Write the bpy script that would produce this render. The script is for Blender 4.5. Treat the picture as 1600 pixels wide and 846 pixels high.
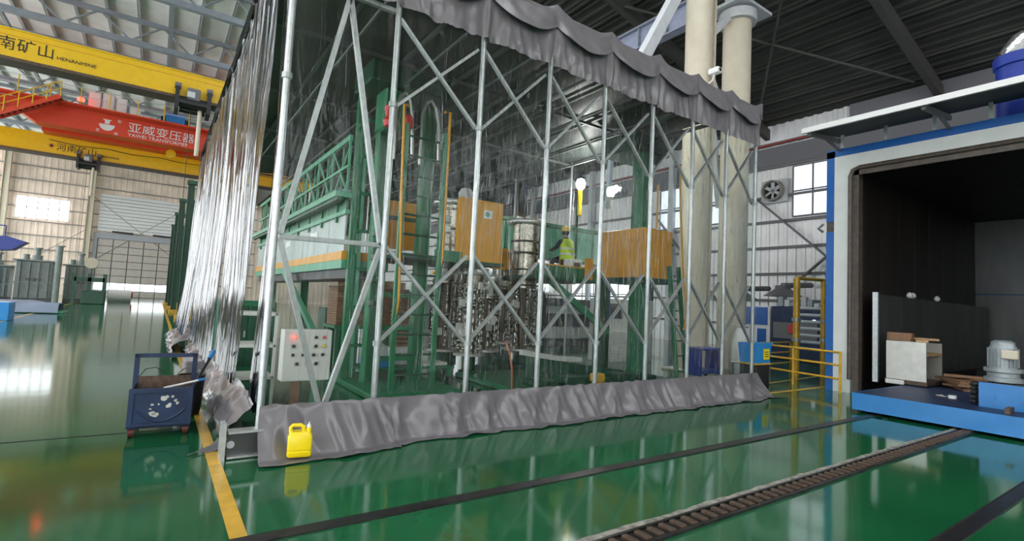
import bpy, math, random
from mathutils import Vector, Matrix, noise
random.seed(7)
for o in list(bpy.data.objects): bpy.data.objects.remove(o)
S = bpy.context.scene
C = S.collection
PI = math.pi

# ------------------------------------------------------------------ camera
cam_d = bpy.data.cameras.new('camera'); cam = bpy.data.objects.new('camera', cam_d); C.objects.link(cam)
YAW, PITCH, ROLL, FPX = 0.605132, 0.064681, -0.049229, 798.05
_f = Vector((math.sin(YAW)*math.cos(PITCH), math.cos(YAW)*math.cos(PITCH), math.sin(PITCH)))
_r = Vector((math.cos(YAW), -math.sin(YAW), 0)); _d = _f.cross(_r)
_c, _s = math.cos(ROLL), math.sin(ROLL)
_r2 = _c*_r + _s*_d; _u = -(-_s*_r + _c*_d)
cam.matrix_world = Matrix(((_r2.x, _u.x, -_f.x, 0), (_r2.y, _u.y, -_f.y, 0), (_r2.z, _u.z, -_f.z, 1.6), (0, 0, 0, 1)))
cam_d.sensor_width = 36; cam_d.lens = 36*FPX/1600; cam_d.clip_end = 300
S.camera = cam

# ------------------------------------------------------------------ light
W = bpy.data.worlds.new('overcast_sky'); S.world = W; W.use_nodes = True
bg = W.node_tree.nodes['Background']; bg.inputs[0].default_value = (0.93, 0.97, 1.0, 1); bg.inputs[1].default_value = 4.3
S.view_settings.view_transform = 'Standard'; S.view_settings.look = 'None'; S.view_settings.gamma = 1
S.view_settings.use_curve_mapping = False
S.view_settings.exposure = 0.2
S.cycles.transparent_max_bounces = 24
S.cycles.max_bounces = 8

def area_light(name, loc, sx, sy, power, col=(1, 1, 1), rot=(0, 0, 0)):
    l = bpy.data.lights.new(name, 'AREA'); l.shape = 'RECTANGLE'; l.size = sx; l.size_y = sy; l.energy = power; l.color = col
    o = bpy.data.objects.new(name, l); C.objects.link(o); o.location = loc; o.rotation_euler = rot
    return o

# ------------------------------------------------------------------ materials
def mat(name, col, rough=.5, metal=0., var=0., vscale=4., bump=0., bscale=20., stretch=(1, 1, 1), col2=None, coat=0., emit=None, estr=0., spec=.5, thr=None, ior=None):
    m = bpy.data.materials.new(name); m.use_nodes = True; nt = m.node_tree; N = nt.nodes; L = nt.links
    p = N['Principled BSDF']
    p.inputs['Base Color'].default_value = (*col, 1); p.inputs['Roughness'].default_value = rough; p.inputs['Metallic'].default_value = metal
    p.inputs['Coat Weight'].default_value = coat; p.inputs['Coat Roughness'].default_value = .05
    p.inputs['Specular IOR Level'].default_value = spec
    if ior: p.inputs['IOR'].default_value = ior
    if emit: p.inputs['Emission Color'].default_value = (*emit, 1); p.inputs['Emission Strength'].default_value = estr
    if var or bump or col2:
        tc = N.new('ShaderNodeTexCoord'); mp = N.new('ShaderNodeMapping'); mp.inputs['Scale'].default_value = stretch
        L.new(tc.outputs['Object'], mp.inputs['Vector'])
    if var or col2:
        n = N.new('ShaderNodeTexNoise'); n.inputs['Scale'].default_value = vscale; n.inputs['Detail'].default_value = 5
        L.new(mp.outputs[0], n.inputs['Vector'])
        r = N.new('ShaderNodeValToRGB'); a, b = thr or (.3, .7)
        r.color_ramp.elements[0].position = a; r.color_ramp.elements[1].position = b
        c2 = col2 or tuple(min(1, c*(1+var)) for c in col); c1 = col if col2 else tuple(c*(1-var) for c in col)
        r.color_ramp.elements[0].color = (*c1, 1); r.color_ramp.elements[1].color = (*c2, 1)
        L.new(n.outputs['Fac'], r.inputs[0]); L.new(r.outputs[0], p.inputs['Base Color'])
    if bump:
        n2 = N.new('ShaderNodeTexNoise'); n2.inputs['Scale'].default_value = bscale; n2.inputs['Detail'].default_value = 3
        L.new(mp.outputs[0], n2.inputs['Vector'])
        b = N.new('ShaderNodeBump'); b.inputs['Strength'].default_value = bump; b.inputs['Distance'].default_value = .02
        L.new(n2.outputs['Fac'], b.inputs['Height']); L.new(b.outputs[0], p.inputs['Normal'])
        if coat: L.new(b.outputs[0], p.inputs['Coat Normal'])
    return m

def film_mat(name, tint, haze, ior, rough, bstr, stretch, bscale=3., gloss=1., crease=-.2):
    m = bpy.data.materials.new(name); m.use_nodes = True; nt = m.node_tree; N = nt.nodes; L = nt.links
    N.remove(N['Principled BSDF']); out = N['Material Output']
    tr = N.new('ShaderNodeBsdfTransparent'); tr.inputs[0].default_value = (*tint, 1)
    gl = N.new('ShaderNodeBsdfGlossy'); gl.inputs['Roughness'].default_value = rough; gl.inputs[0].default_value = (gloss, gloss, gloss, 1)
    df = N.new('ShaderNodeBsdfTranslucent'); df.inputs[0].default_value = (.85, .88, .88, 1)
    d2 = N.new('ShaderNodeBsdfDiffuse'); d2.inputs[0].default_value = (.8, .83, .83, 1)
    md = N.new('ShaderNodeMixShader'); md.inputs[0].default_value = .5; L.new(df.outputs[0], md.inputs[1]); L.new(d2.outputs[0], md.inputs[2])
    tc = N.new('ShaderNodeTexCoord'); mp = N.new('ShaderNodeMapping'); mp.inputs['Scale'].default_value = stretch
    L.new(tc.outputs['Object'], mp.inputs['Vector'])
    n = N.new('ShaderNodeTexNoise'); n.inputs['Scale'].default_value = bscale; n.inputs['Detail'].default_value = 4; n.inputs['Distortion'].default_value = .6
    L.new(mp.outputs[0], n.inputs['Vector'])
    def math_(op, a, bv):
        q = N.new('ShaderNodeMath'); q.operation = op; L.new(a, q.inputs[0])
        if bv is not None: q.inputs[1].default_value = bv
        return q.outputs[0]
    n3 = N.new('ShaderNodeTexNoise'); n3.inputs['Scale'].default_value = bscale*1.3; n3.inputs['Detail'].default_value = 2; n3.inputs['Distortion'].default_value = 1.2
    L.new(mp.outputs[0], n3.inputs['Vector'])
    rd = math_('ABSOLUTE', math_('SUBTRACT', n3.outputs['Fac'], .5), None)
    rd = math_('MINIMUM', math_('MULTIPLY', rd, 16.), 1.)
    ad = N.new('ShaderNodeMath'); ad.operation = 'MULTIPLY_ADD'; L.new(rd, ad.inputs[0]); ad.inputs[1].default_value = crease; L.new(n.outputs['Fac'], ad.inputs[2])
    b = N.new('ShaderNodeBump'); b.inputs['Strength'].default_value = bstr; b.inputs['Distance'].default_value = .05
    L.new(ad.outputs[0], b.inputs['Height']); L.new(b.outputs[0], gl.inputs['Normal'])
    fr = N.new('ShaderNodeFresnel'); fr.inputs['IOR'].default_value = ior; L.new(b.outputs[0], fr.inputs['Normal'])
    n4 = N.new('ShaderNodeTexNoise'); n4.inputs['Scale'].default_value = bscale*.8; n4.inputs['Detail'].default_value = 6; L.new(mp.outputs[0], n4.inputs['Vector'])
    hz = math_('MULTIPLY', math_('POWER', n4.outputs['Fac'], 3.), haze*8)
    m1 = N.new('ShaderNodeMixShader'); L.new(hz, m1.inputs[0]); L.new(tr.outputs[0], m1.inputs[1]); L.new(md.outputs[0], m1.inputs[2])
    m2 = N.new('ShaderNodeMixShader'); L.new(fr.outputs[0], m2.inputs[0]); L.new(m1.outputs[0], m2.inputs[1]); L.new(gl.outputs[0], m2.inputs[2])
    L.new(m2.outputs[0], out.inputs['Surface'])
    return m

M = dict(
    floor=mat('green_epoxy', (.01, .106, .04), .085, var=.2, vscale=.9, bump=.05, bscale=1.6, ior=1.55),
    line=mat('yellow_floor_paint', (.62, .36, .03), .3, var=.2, vscale=6),
    rail=mat('dark_rail_steel', (.035, .035, .035), .35, metal=.6, var=.4, vscale=12),
    concrete=mat('stained_concrete_edge', (.26, .245, .22), .8, var=.5, vscale=14),
    pit=mat('dark_grease', (.012, .011, .01), .6),
    rust=mat('rusty_rack_steel', (.11, .075, .055), .5, metal=.5, var=.4, vscale=20),
    roof=mat('pale_roof_sheet', (.86, .85, .83), .55, var=.12, vscale=.6),
    purlin=mat('grey_purlin', (.5, .52, .54), .5, var=.1),
    truss=mat('grey_truss_paint', (.27, .31, .36), .5, var=.1),
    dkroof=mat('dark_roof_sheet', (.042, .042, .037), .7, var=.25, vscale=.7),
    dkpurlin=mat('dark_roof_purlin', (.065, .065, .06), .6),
    bwall=mat('tan_foil_wall', (.84, .69, .57), .45, metal=.05, var=.18, vscale=.5, bump=.5, bscale=3),
    rwall=mat('silver_foil_wall', (.84, .84, .85), .35, metal=.12, var=.12, vscale=.7, bump=.6, bscale=4),
    girt=mat('dark_girt', (.16, .16, .17), .5),
    girtb=mat('brown_grey_girt', (.27, .25, .24), .5),
    glass=mat('daylit_pane', (.9, .95, 1), .2, emit=(.92, .96, 1), estr=2.2),
    glass2=mat('dim_daylit_pane', (.7, .75, .8), .15, emit=(.85, .9, 1), estr=.8),
    door=mat('tan_door_panel', (.5, .45, .4), .5, var=.06),
    slat=mat('white_shutter', (.72, .72, .72), .4),
    frame=mat('grey_door_frame', (.35, .37, .4), .45),
    cream=mat('cream_column_paint', (.62, .56, .44), .45, var=.06, vscale=3),
    bluegrey=mat('blue_grey_girder', (.3, .33, .45), .5, var=.1),
    ltgrey=mat('light_grey_steel', (.55, .57, .6), .45, var=.08),
    yellow=mat('crane_yellow', (.8, .5, .008), .32, var=.05),
    red=mat('crane_red', (.72, .06, .022), .35, var=.06),
    black=mat('black_paint', (.012, .012, .014), .4),
    white=mat('white_paint', (.8, .8, .8), .4),
    blue=mat('machine_blue', (.03, .215, .56), .3, var=.08),
    dblue=mat('worn_dark_blue', (.007, .017, .055), .5, col2=(.012, .036, .1), vscale=5),
    chip=mat('bare_chipped_paint', (.5, .5, .46), .6, var=.2),
    oblue=mat('oven_blue', (.01, .115, .42), .35, var=.05),
    owhite=mat('oven_white', (.68, .71, .7), .4, var=.05, vscale=3),
    odark=mat('burnt_oven_lining', (.014, .011, .01), .5, col2=(.034, .026, .022), vscale=3, stretch=(1, 1, .12), thr=(.4, .75)),
    oseal=mat('dark_seal_frame', (.06, .048, .04), .45, col2=(.11, .085, .07), vscale=8),
    oplate=mat('dull_steel_plate', (.085, .09, .09), .38, metal=.4, var=.25, vscale=2, stretch=(1, 1, .3)),
    galv=mat('galvanised_tube', (.62, .64, .66), .38, metal=.75, var=.12, vscale=18),
    brace=mat('galvanised_strip', (.5, .52, .53), .45, metal=.55, var=.12, vscale=14),
    tarp=mat('grey_pvc_tarp', (.165, .155, .168), .24, var=.1, vscale=5, bump=.1, bscale=6),
    rafterm=mat('dull_rafter', (.11, .135, .12), .5),
    tarpin=mat('dark_green_grey_cover', (.055, .068, .062), .5, var=.2, vscale=2),
    green=mat('machine_green', (.018, .17, .075), .35, var=.12),
    lgreen=mat('pale_machine_green', (.1, .36, .22), .35, var=.1),
    dgreen=mat('dark_machine_green', (.012, .075, .04), .4, var=.15),
    shiny=mat('bright_galvanised_panel', (.4, .46, .45), .35, metal=.4, var=.08, vscale=1.5),
    orange=mat('orange_yellow_panel', (.72, .33, .015), .35, var=.06),
    chrome=mat('worn_chrome', (.36, .33, .28), .22, metal=.95, var=.25, vscale=14, bump=.3, bscale=14),
    brown=mat('brown_pressboard', (.25, .14, .08), .7, var=.25, vscale=8),
    wood=mat('pale_plank', (.5, .33, .18), .65, var=.2, vscale=8),
    steel=mat('brushed_steel', (.6, .59, .56), .32, metal=.7, var=.08, vscale=6),
    cabinet=mat('light_grey_enamel', (.66, .66, .63), .4),
    jug=mat('yellow_plastic', (.9, .68, .004), .3),
    jugw=mat('white_plastic', (.85, .85, .8), .35),
    tgrey=mat('transformer_grey', (.28, .33, .31), .4, var=.12),
    bin=mat('bright_blue_plastic', (.01, .27, .72), .35),
    redp=mat('red_plastic', (.6, .03, .03), .4),
    navy=mat('navy_workwear', (.018, .022, .04), .8),
    skin=mat('skin', (.5, .3, .21), .55),
    vest=mat('hi_vis_vest', (.6, .85, .03), .6),
    reflective=mat('reflective_stripe', (.75, .77, .72), .3),
    helmet=mat('yellow_helmet', (.85, .6, .05), .35),
    foil=mat('crumpled_foil_duct', (.75, .75, .76), .22, metal=.9, bump=.8, bscale=12),
    motor=mat('grey_motor', (.3, .34, .36), .4, metal=.3, var=.12, vscale=12),
    redglow=mat('red_indicator', (.8, .02, .02), .3, emit=(1, .03, .02), estr=11),
    lampglow=mat('lamp_lens', (1, 1, 1), .3, emit=(1, .98, .95), estr=60),
    navyblue=mat('royal_blue_paint', (.015, .04, .3), .35),
    tarpblue=mat('blue_grey_sheet', (.25, .31, .42), .45, bump=.4, bscale=6),
    rubber=mat('dark_red_caster', (.1, .02, .02), .5),
    sack=mat('white_sack', (.68, .68, .68), .7, var=.06, bump=.4, bscale=12),
    pipered=mat('red_fire_pipe', (.3, .03, .03), .4),
    film=film_mat('clear_pvc_film', (.92, .955, .94), .018, 1.3, .04, .85, (2.2, 1, .22), gloss=.85, crease=-.34),
    film3=film_mat('clear_side_film', (.93, .955, .945), .014, 1.25, .06, .12, (1.5, 1.5, .25), gloss=.5, crease=-.1),
    film2=film_mat('gathered_clear_film', (.93, .945, .955), .035, 1.19, .09, .2, (1, 2.4, .16), gloss=.24),
)

# ------------------------------------------------------------------ mesh helpers
class MB:
    def __init__(s): s.v = []; s.f = []
    def add(s, vs, fs):
        n = len(s.v); s.v += [tuple(v) for v in vs]; s.f += [tuple(i+n for i in f) for f in fs]; return s
    def box(s, x0, y0, z0, x1, y1, z1):
        x0, x1 = sorted((x0, x1)); y0, y1 = sorted((y0, y1)); z0, z1 = sorted((z0, z1))
        return s.add([(x0,y0,z0),(x1,y0,z0),(x1,y1,z0),(x0,y1,z0),(x0,y0,z1),(x1,y0,z1),(x1,y1,z1),(x0,y1,z1)],
                     [(0,3,2,1),(4,5,6,7),(0,1,5,4),(1,2,6,5),(2,3,7,6),(3,0,4,7)])
    def cbox(s, x0, y0, z0, x1, y1, z1, c=.01):
        # box with chamfered vertical and horizontal edges (stacked rings)
        x0, x1 = sorted((x0, x1)); y0, y1 = sorted((y0, y1)); z0, z1 = sorted((z0, z1))
        def ring(z, i):
            a, b, e, g = x0+i, x1-i, y0+i, y1-i; k = c
            return [(a+k,e,z),(b-k,e,z),(b,e+k,z),(b,g-k,z),(b-k,g,z),(a+k,g,z),(a,g-k,z),(a,e+k,z)]
        R = [ring(z0, c), ring(z0+c, 0), ring(z1-c, 0), ring(z1, c)]
        vs = sum(R, []); fs = [tuple(range(7, -1, -1)), tuple(range(24, 32))]
        for k in range(3):
            for i in range(8):
                j = (i+1) % 8; fs.append((k*8+i, k*8+j, k*8+8+j, k*8+8+i))
        return s.add(vs, fs)
    def bar(s, p, q, w, h, up=(0, 0, 1)):
        p, q = Vector(p), Vector(q); d = (q-p).normalized(); u = Vector(up)
        if abs(d.dot(u)) > .98: u = Vector((1, 0, 0))
        a = d.cross(u).normalized()*w/2; b = a.cross(d).normalized()*h/2
        vs = [p-a-b, p+a-b, p+a+b, p-a+b, q-a-b, q+a-b, q+a+b, q-a+b]
        return s.add(vs, [(0,3,2,1),(4,5,6,7),(0,1,5,4),(1,2,6,5),(2,3,7,6),(3,0,4,7)])
    def ibeam(s, p, q, w, h, t=.02, up=(0, 0, 1)):
        p, q = Vector(p), Vector(q); d = (q-p).normalized(); u = Vector(up)
        if abs(d.dot(u)) > .98: u = Vector((1, 0, 0))
        a = d.cross(u).normalized(); b = a.cross(d).normalized()
        for o in (h/2-t/2, -h/2+t/2): s.bar(p+b*o, q+b*o, w, t, tuple(b))
        s.bar(p, q, t, h-2*t, tuple(b)); return s
    def tube(s, p, q, r, n=10, r2=None, caps=True):
        p, q = Vector(p), Vector(q); d = (q-p).normalized(); u = Vector((0, 0, 1)) if abs(d.z) < .95 else Vector((1, 0, 0))
        a = d.cross(u).normalized(); b = a.cross(d); r2 = r if r2 is None else r2
        vs = []
        for c, rr in ((p, r), (q, r2)):
            for i in range(n): t = 2*PI*i/n; vs.append(c+a*math.cos(t)*rr+b*math.sin(t)*rr)
        fs = [(i, (i+1) % n, n+(i+1) % n, n+i) for i in range(n)]
        if caps: fs += [tuple(range(n-1, -1, -1)), tuple(range(n, 2*n))]
        return s.add(vs, fs)
    def path(s, pts, r, n=8):
        P = [Vector(p) for p in pts]; vs = []; m = len(P)
        pa = None
        for i, p in enumerate(P):
            d = (P[min(i+1, m-1)]-P[max(i-1, 0)]).normalized()
            if pa is None:
                u = Vector((0, 0, 1)) if abs(d.z) < .9 else Vector((1, 0, 0)); pa = d.cross(u).normalized()
            pa = (pa-d*pa.dot(d)).normalized(); b = pa.cross(d)
            for k in range(n): t = 2*PI*k/n; vs.append(p+pa*math.cos(t)*r+b*math.sin(t)*r)
        fs = [(i*n+k, i*n+(k+1) % n, (i+1)*n+(k+1) % n, (i+1)*n+k) for i in range(m-1) for k in range(n)]
        fs += [tuple(range(n-1, -1, -1)), tuple(range((m-1)*n, m*n))]
        return s.add(vs, fs)
    def lathe(s, prof, c=(0, 0, 0), n=20, sx=1, sy=1):
        vs = [(c[0]+r*math.cos(2*PI*i/n)*sx, c[1]+r*math.sin(2*PI*i/n)*sy, c[2]+z) for r, z in prof for i in range(n)]
        m = len(prof); fs = [(k*n+i, k*n+(i+1) % n, (k+1)*n+(i+1) % n, (k+1)*n+i) for k in range(m-1) for i in range(n)]
        fs += [tuple(range(n-1, -1, -1)), tuple(range((m-1)*n, m*n))]
        return s.add(vs, fs)
    def grid(s, nu, nv, fn):
        vs = [fn(i/nu, j/nv) for j in range(nv+1) for i in range(nu+1)]; w = nu+1
        return s.add(vs, [(j*w+i, j*w+i+1, (j+1)*w+i+1, (j+1)*w+i) for j in range(nv) for i in range(nu)])
    def prism(s, pts, y0, y1):            # polygon in x,z extruded along y
        n = len(pts); vs = [(x, y0, z) for x, z in pts]+[(x, y1, z) for x, z in pts]
        return s.add(vs, [tuple(range(n)), tuple(range(2*n-1, n-1, -1))]+[(i, i+n, (i+1) % n+n, (i+1) % n) for i in range(n)])
    def build(s, name, m, parent=None, smooth=False, loc=None):
        me = bpy.data.meshes.new(name); me.from_pydata(s.v, [], s.f); me.update()
        if smooth: me.polygons.foreach_set('use_smooth', [True]*len(me.polygons)); 
        me.materials.append(M[m] if isinstance(m, str) else m)
        o = bpy.data.objects.new(name, me); C.objects.link(o)
        if parent: o.parent = parent; o.matrix_parent_inverse = Matrix.Translation(parent.location).inverted() if parent.location.length else Matrix()
        if loc: o.location = loc
        return o
def sm(o, ang=40):
    me = o.data; me.polygons.foreach_set('use_smooth', [True]*len(me.polygons))
    try: me.set_sharp_from_angle(angle=math.radians(ang))
    except Exception: pass
    return o
def tag(o, label, cat, group=None):
    o['label'] = label; o['category'] = cat
    if group: o['group'] = group
    return o
def struct(o, label=None):
    o['kind'] = 'structure'
    if label: o['label'] = label
    return o
def thing(name, label, cat, group=None, loc=(0, 0, 0)):
    o = bpy.data.objects.new(name, None); C.objects.link(o); o.location = loc; o.empty_display_size = .1
    return tag(o, label, cat, group)
def inst(src, parent, loc, rot=None, name=None, scale=None):
    o = bpy.data.objects.new(name or src.name.split('.')[0], src.data); C.objects.link(o); o.parent = parent
    if parent and parent.location.length: o.matrix_parent_inverse = Matrix.Translation(parent.location).inverted()
    o.location = loc
    if rot: o.rotation_euler = rot
    if scale: o.scale = scale
    return o
def text(body, name, size, loc, m, parent, sx=1., depth=.004, rot=(PI/2, 0, 0)):
    cu = bpy.data.curves.new(name, 'FONT'); cu.body = body; cu.size = size; cu.extrude = depth; cu.resolution_u = 3
    t = bpy.data.objects.new('tmp_text', cu); C.objects.link(t)
    bpy.context.view_layer.update()
    me = bpy.data.meshes.new_from_object(t.evaluated_get(bpy.context.evaluated_depsgraph_get()))
    bpy.data.objects.remove(t); me.materials.clear(); me.materials.append(M[m])
    o = bpy.data.objects.new(name, me); C.objects.link(o); o.location = loc; o.rotation_euler = rot; o.scale = (sx, 1, 1)
    if parent:
        o.parent = parent
        if parent.location.length: o.matrix_parent_inverse = Matrix.Translation(parent.location).inverted()
    return o
def nz(x, y, z=0.): return noise.noise(Vector((x, y, z)))

XL, XR, YF, YB, XC = -22., 24., -14., 80., 11.2     # hall: left wall, right wall, rear, back wall, aisle line
ZR = 17.3

# ================================================================== SETTING
fl = struct(MB().box(XL, YF, -.3, XR, YB, 0).build('floor', 'floor'))
def strip(name, m, pts, w, parent=fl, z=.004):
    b = MB(); (x0, y0), (x1, y1) = pts; d = Vector((x1-x0, y1-y0, 0)).normalized(); n = Vector((-d.y, d.x, 0))*w/2
    p, q = Vector((x0, y0, 0)), Vector((x1, y1, 0))
    b.add([p-n, q-n, q+n, p+n]+[a+Vector((0, 0, z)) for a in (p-n, q-n, q+n, p+n)], [(4,5,6,7),(0,1,5,4),(1,2,6,5),(2,3,7,6),(3,0,4,7)])
    return b.build(name, m, parent)
strip('yellow_line', 'line', [(.56, 3.2), (.56, 70)], .105)
strip('yellow_line', 'line', [(10.3, 5.75), (13.4, 5.75)], .1)
strip('yellow_line', 'line', [(12.2, 6.6), (15.6, 6.9)], .08)
strip('floor_joint', 'pit', [(-15, 7.05), (.3, 6.95)], .012)
strip('yellow_line', 'line', [(-4.6, 24), (-5.4, 62)], .12)

# corrugated sheets: profile along one axis
def corr(length, height, period, depth, flat=.55):
    P = []; x = 0
    while x < length:
        for a, d in ((0, 0), (flat*period, 0), ((flat+.1)*period, depth), (.9*period, depth)):
            P.append((x+a, d))
        x += period
    return P
b = MB(); P = corr(XR-XL, 0, .6, .03, .5)
b.add([(XL+x, YB-d, z) for z in (0, ZR+.6) for x, d in P], [(i, i+1, len(P)+i+1, len(P)+i) for i in range(len(P)-1)])
wb = struct(b.build('wall_back', 'bwall'))
b = MB(); P = corr(YB-4, 0, .42, .05, .5)
b.add([(XR-d, 4+x, z) for z in (0, 10.9) for x, d in P], [(i, len(P)+i, len(P)+i+1, i+1) for i in range(len(P)-1)])
b.box(XR+.02, YF, 0, XR+.1, 4, 10.9)
wr = struct(b.build('wall_right', 'rwall'))
gs = MB().box(0, -.07, -.06, 33, .07, .06).build('girt', 'girtb', wb, loc=(XL, YB-.12, 2))
for z in (3.6, 5.2, 6.8, 8.4, 10., 11.6, 13.2, 14.8, 16.4): inst(gs, wb, (XL, YB-.12, z), name='girt')
gr_ = MB().box(-.07, 0, -.06, .07, 66, .06).build('girt', 'girt', wr, loc=(XR-.12, YF+18, 1.15))
for z in (2.35, 3.6, 4.85, 6.1, 7.3, 8.75, 9.9): inst(gr_, wr, (XR-.12, YF+18, z), name='girt')
MB().box(XR-.1, 9.6, 8.85, XR-.07, 60, 9.75).add(*(lambda m: (m.v, m.f))(MB().box(XR-.1, YF, 8.85, XR-.07, 9.6, 10.9))).build('dark_band', mat('grey_wall_band', (.16, .16, .18), .6), wr)
MB().tube((XR-.25, 4, 9.85), (XR-.25, 60, 9.85), .05).build('fire_pipe', 'pipered', wr)
for y in (12.6, 18.6, 25.2, 31.8, 38.4):
    MB().box(XR-.45, y-.15, 0, XR-.1, y+.15, 10.8).build('wall_post', 'ltgrey', wr) if y > 14 else None
# right wall: windows with panes, in pairs
def window_right(n, y0, y1, z0, z1, ny, nzz, m):
    w = thing('window_%d' % n, '', ''); del w['label']; del w['category']; struct(w)
    fr = MB()
    for i in range(ny+1): y = y0+(y1-y0)*i/ny; fr.box(XR-.2, y-.03, z0, XR-.1, y+.03, z1)
    for j in range(nzz+1): z = z0+(z1-z0)*j/nzz; fr.box(XR-.2, y0, z-.03, XR-.1, y1, z+.03)
    fr.build('window_frame', 'girt', w)
    for i in range(ny):
        for j in range(nzz):
            MB().box(XR-.15, y0+(y1-y0)*i/ny+.03, z0+(z1-z0)*j/nzz+.03, XR-.13, y0+(y1-y0)*(i+1)/ny-.03, z0+(z1-z0)*(j+1)/nzz-.03).build('pane', m, w)
window_right(2, 8.4, 11.9, 6.25, 8.6, 4, 2, 'glass2')
window_right(3, 15.5, 19.5, 6.3, 8.6, 4, 2, 'glass2')
window_right(4, 21.5, 27, 1.6, 3.4, 5, 2, 'glass')
for i, (p, q) in enumerate((((13.55, 7.25), (10.35, 4.3)), ((10.35, 4.3), (12.4, 2.5)), ((20.1, 6.9), (25, 1.2)), ((14.5, 1.0), (19.5, 6.9)))):
    MB().bar((XR-.35, p[0], p[1]), (XR-.35, q[0], q[1]), .06, .2, (1, 0, 0)).build('wall_brace', 'girt', wr)
# exhaust fan in the wall
f = thing('exhaust_fan', 'round exhaust fan in a square housing high on the right wall', 'fan', loc=(XR-.2, 12.75, 7.55))
MB().cbox(-.05, -.62, -.55, .1, .62, .55, .02).build('housing', 'ltgrey', f).matrix_parent_inverse = Matrix()
def ringx(r0, r1, x0, x1, n=28):
    b = MB(); vs = []
    for x, r in ((x0, r0), (x0, r1), (x1, r1), (x1, r0)):
        vs += [(x, r*math.cos(2*PI*i/n), r*math.sin(2*PI*i/n)) for i in range(n)]
    b.add(vs, [(k*n+i, k*n+(i+1) % n, ((k+1) % 4)*n+(i+1) % n, ((k+1) % 4)*n+i) for k in range(4) for i in range(n)]); return b
def child(o, p): o.parent = p; o.matrix_parent_inverse = Matrix(); return o
child(ringx(.42, .5, -.32, -.02).build('shroud', 'concrete'), f)
child(MB().tube((-.06, 0, 0), (-.055, 0, 0), .42, 24).build('recess', 'black'), f)
for k in range(6):
    o = child(MB().bar((-.16, 0, .05), (-.16, 0, .4), .16, .015, (1, .5, 0)).build('blade', 'ltgrey'), f); o.rotation_euler = (k*PI/3, 0, 0)
child(MB().tube((-.2, 0, 0), (-.1, 0, 0), .08, 12).build('hub', 'girt'), f)

# back wall: window, roll door, shutter, posts
w1 = thing('window_1', '', ''); del w1['label']; del w1['category']; struct(w1)
fr = MB(); X0, X1, Z0, Z1 = -13.9, -9.2, 8.7, 11.2
for i in range(6): x = X0+(X1-X0)*i/5; fr.box(x-.05, YB-.3, Z0, x+.05, YB-.16, Z1)
for j in range(3): z = Z0+(Z1-Z0)*j/2; fr.box(X0, YB-.3, z-.05, X1, YB-.16, z+.05)
fr.build('window_frame', 'white', w1)
for i in range(5):
    for j in range(2):
        dx, dz = (X1-X0)/5, (Z1-Z0)/2
        MB().box(X0+dx*i+.05, YB-.24, Z0+dz*j+.05, X0+dx*(i+1)-.05, YB-.2, Z0+dz*(j+1)-.05).build('pane', 'glass', w1)
d1 = thing('door_1', '', ''); del d1['label']; del d1['category']; struct(d1)
DX0, DX1, DZ = -6.35, 1.35, 7.1
fr = MB().box(DX0-.4, YB-.5, 0, DX0, YB-.1, DZ).box(DX1, YB-.5, 0, DX1+.4, YB-.1, DZ).box(DX0-.4, YB-.5, DZ, DX1+.4, YB-.1, DZ+.7)
fr.build('door_frame', 'frame', d1)
pw = (DX1-DX0)/5
pan = None
rows = [(0, .75), (1.75, 2.6), (2.6, 3.5), (3.5, 4.4), (4.4, 5.3), (5.3, 6.2), (6.2, 7.1)]
for i in range(5):
    for z0, z1 in rows:
        MB().box(DX0+pw*i+.05, YB-.35, z0+.04, DX0+pw*(i+1)-.05, YB-.25, z1-.04).build('door_panel', 'door', d1)
    MB().box(DX0+pw*i+.05, YB-.33, .82, DX0+pw*(i+1)-.05, YB-.27, 1.7).build('pane', 'glass', d1)
MB().box(DX0, YB-.25, 0, DX1, YB-.2, DZ).build('door_backing', 'girt', d1)
sl = None
for k in range(11):
    z = 8.0+k*.42
    if sl is None: sl = MB().box(0, -.1, 0, 8.0, .1, .36).build('shutter_slat', 'slat', d1, loc=(DX0-.1, YB-.3, z))
    else: inst(sl, d1, (DX0-.1, YB-.3, z))
MB().bar((-5, YB-.62, 8.0), (-2.9, YB-.62, 7.95), .1, .22).build('canopy_bar', 'black', d1)
MB().bar((-.9, YB-.62, 8.0), (1.0, YB-.62, 7.95), .1, .22).build('canopy_bar', 'black', d1)
for x in (-14.8, -7.3, 2.7):
    MB().ibeam((x, YB-.75, 0), (x, YB-.75, ZR), .5, .6, .06, (1, 0, 0)).build('wall_post', 'cream', wb)
for p, q in (((-14.5, 2.), (-7.5, 8.)), ((-7., 4.), (2.5, 12.)), ((-7., 12.), (2.5, 4.5))):
    MB().tube((p[0], YB-.4, p[1]), (q[0], YB-.4, q[1]), .04, 6).build('brace_rod', 'girtb', wb)

# left wall with a long window band (daylight comes in here)
wl = struct(MB().box(XL-.2, YF, 0, XL, YB, 1.4).box(XL-.2, YF, 11., XL, YB, ZR+.6).build('wall_left', 'bwall'))
for k in range(15): MB().box(XL-.2, YF+k*6.7, 1.4, XL, YF+k*6.7+.3, 11.).build('wall_post', 'cream', wl)

wre = struct(MB().box(XL, YF-.2, 0, XR, YF, 1.2).box(-3, YF-.2, 1.2, XR, YF, 6.5).box(-3, YF-.2, 10.5, XR, YF, ZR+.6).box(XL, YF-.2, 8, -3, YF, ZR+.6).build('wall_rear', 'bwall'))
for x in (-21.5, -15.5, -9.5, -3.5): MB().box(x-.15, YF-.2, 1.2, x+.15, YF, 8).build('wall_post', 'cream', wre)
for k in range(14): MB().box(-3+k*2-.08, YF-.2, 6.5, -3+k*2+.08, YF, 10.5).build('window_mullion', 'cream', wre)
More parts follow.
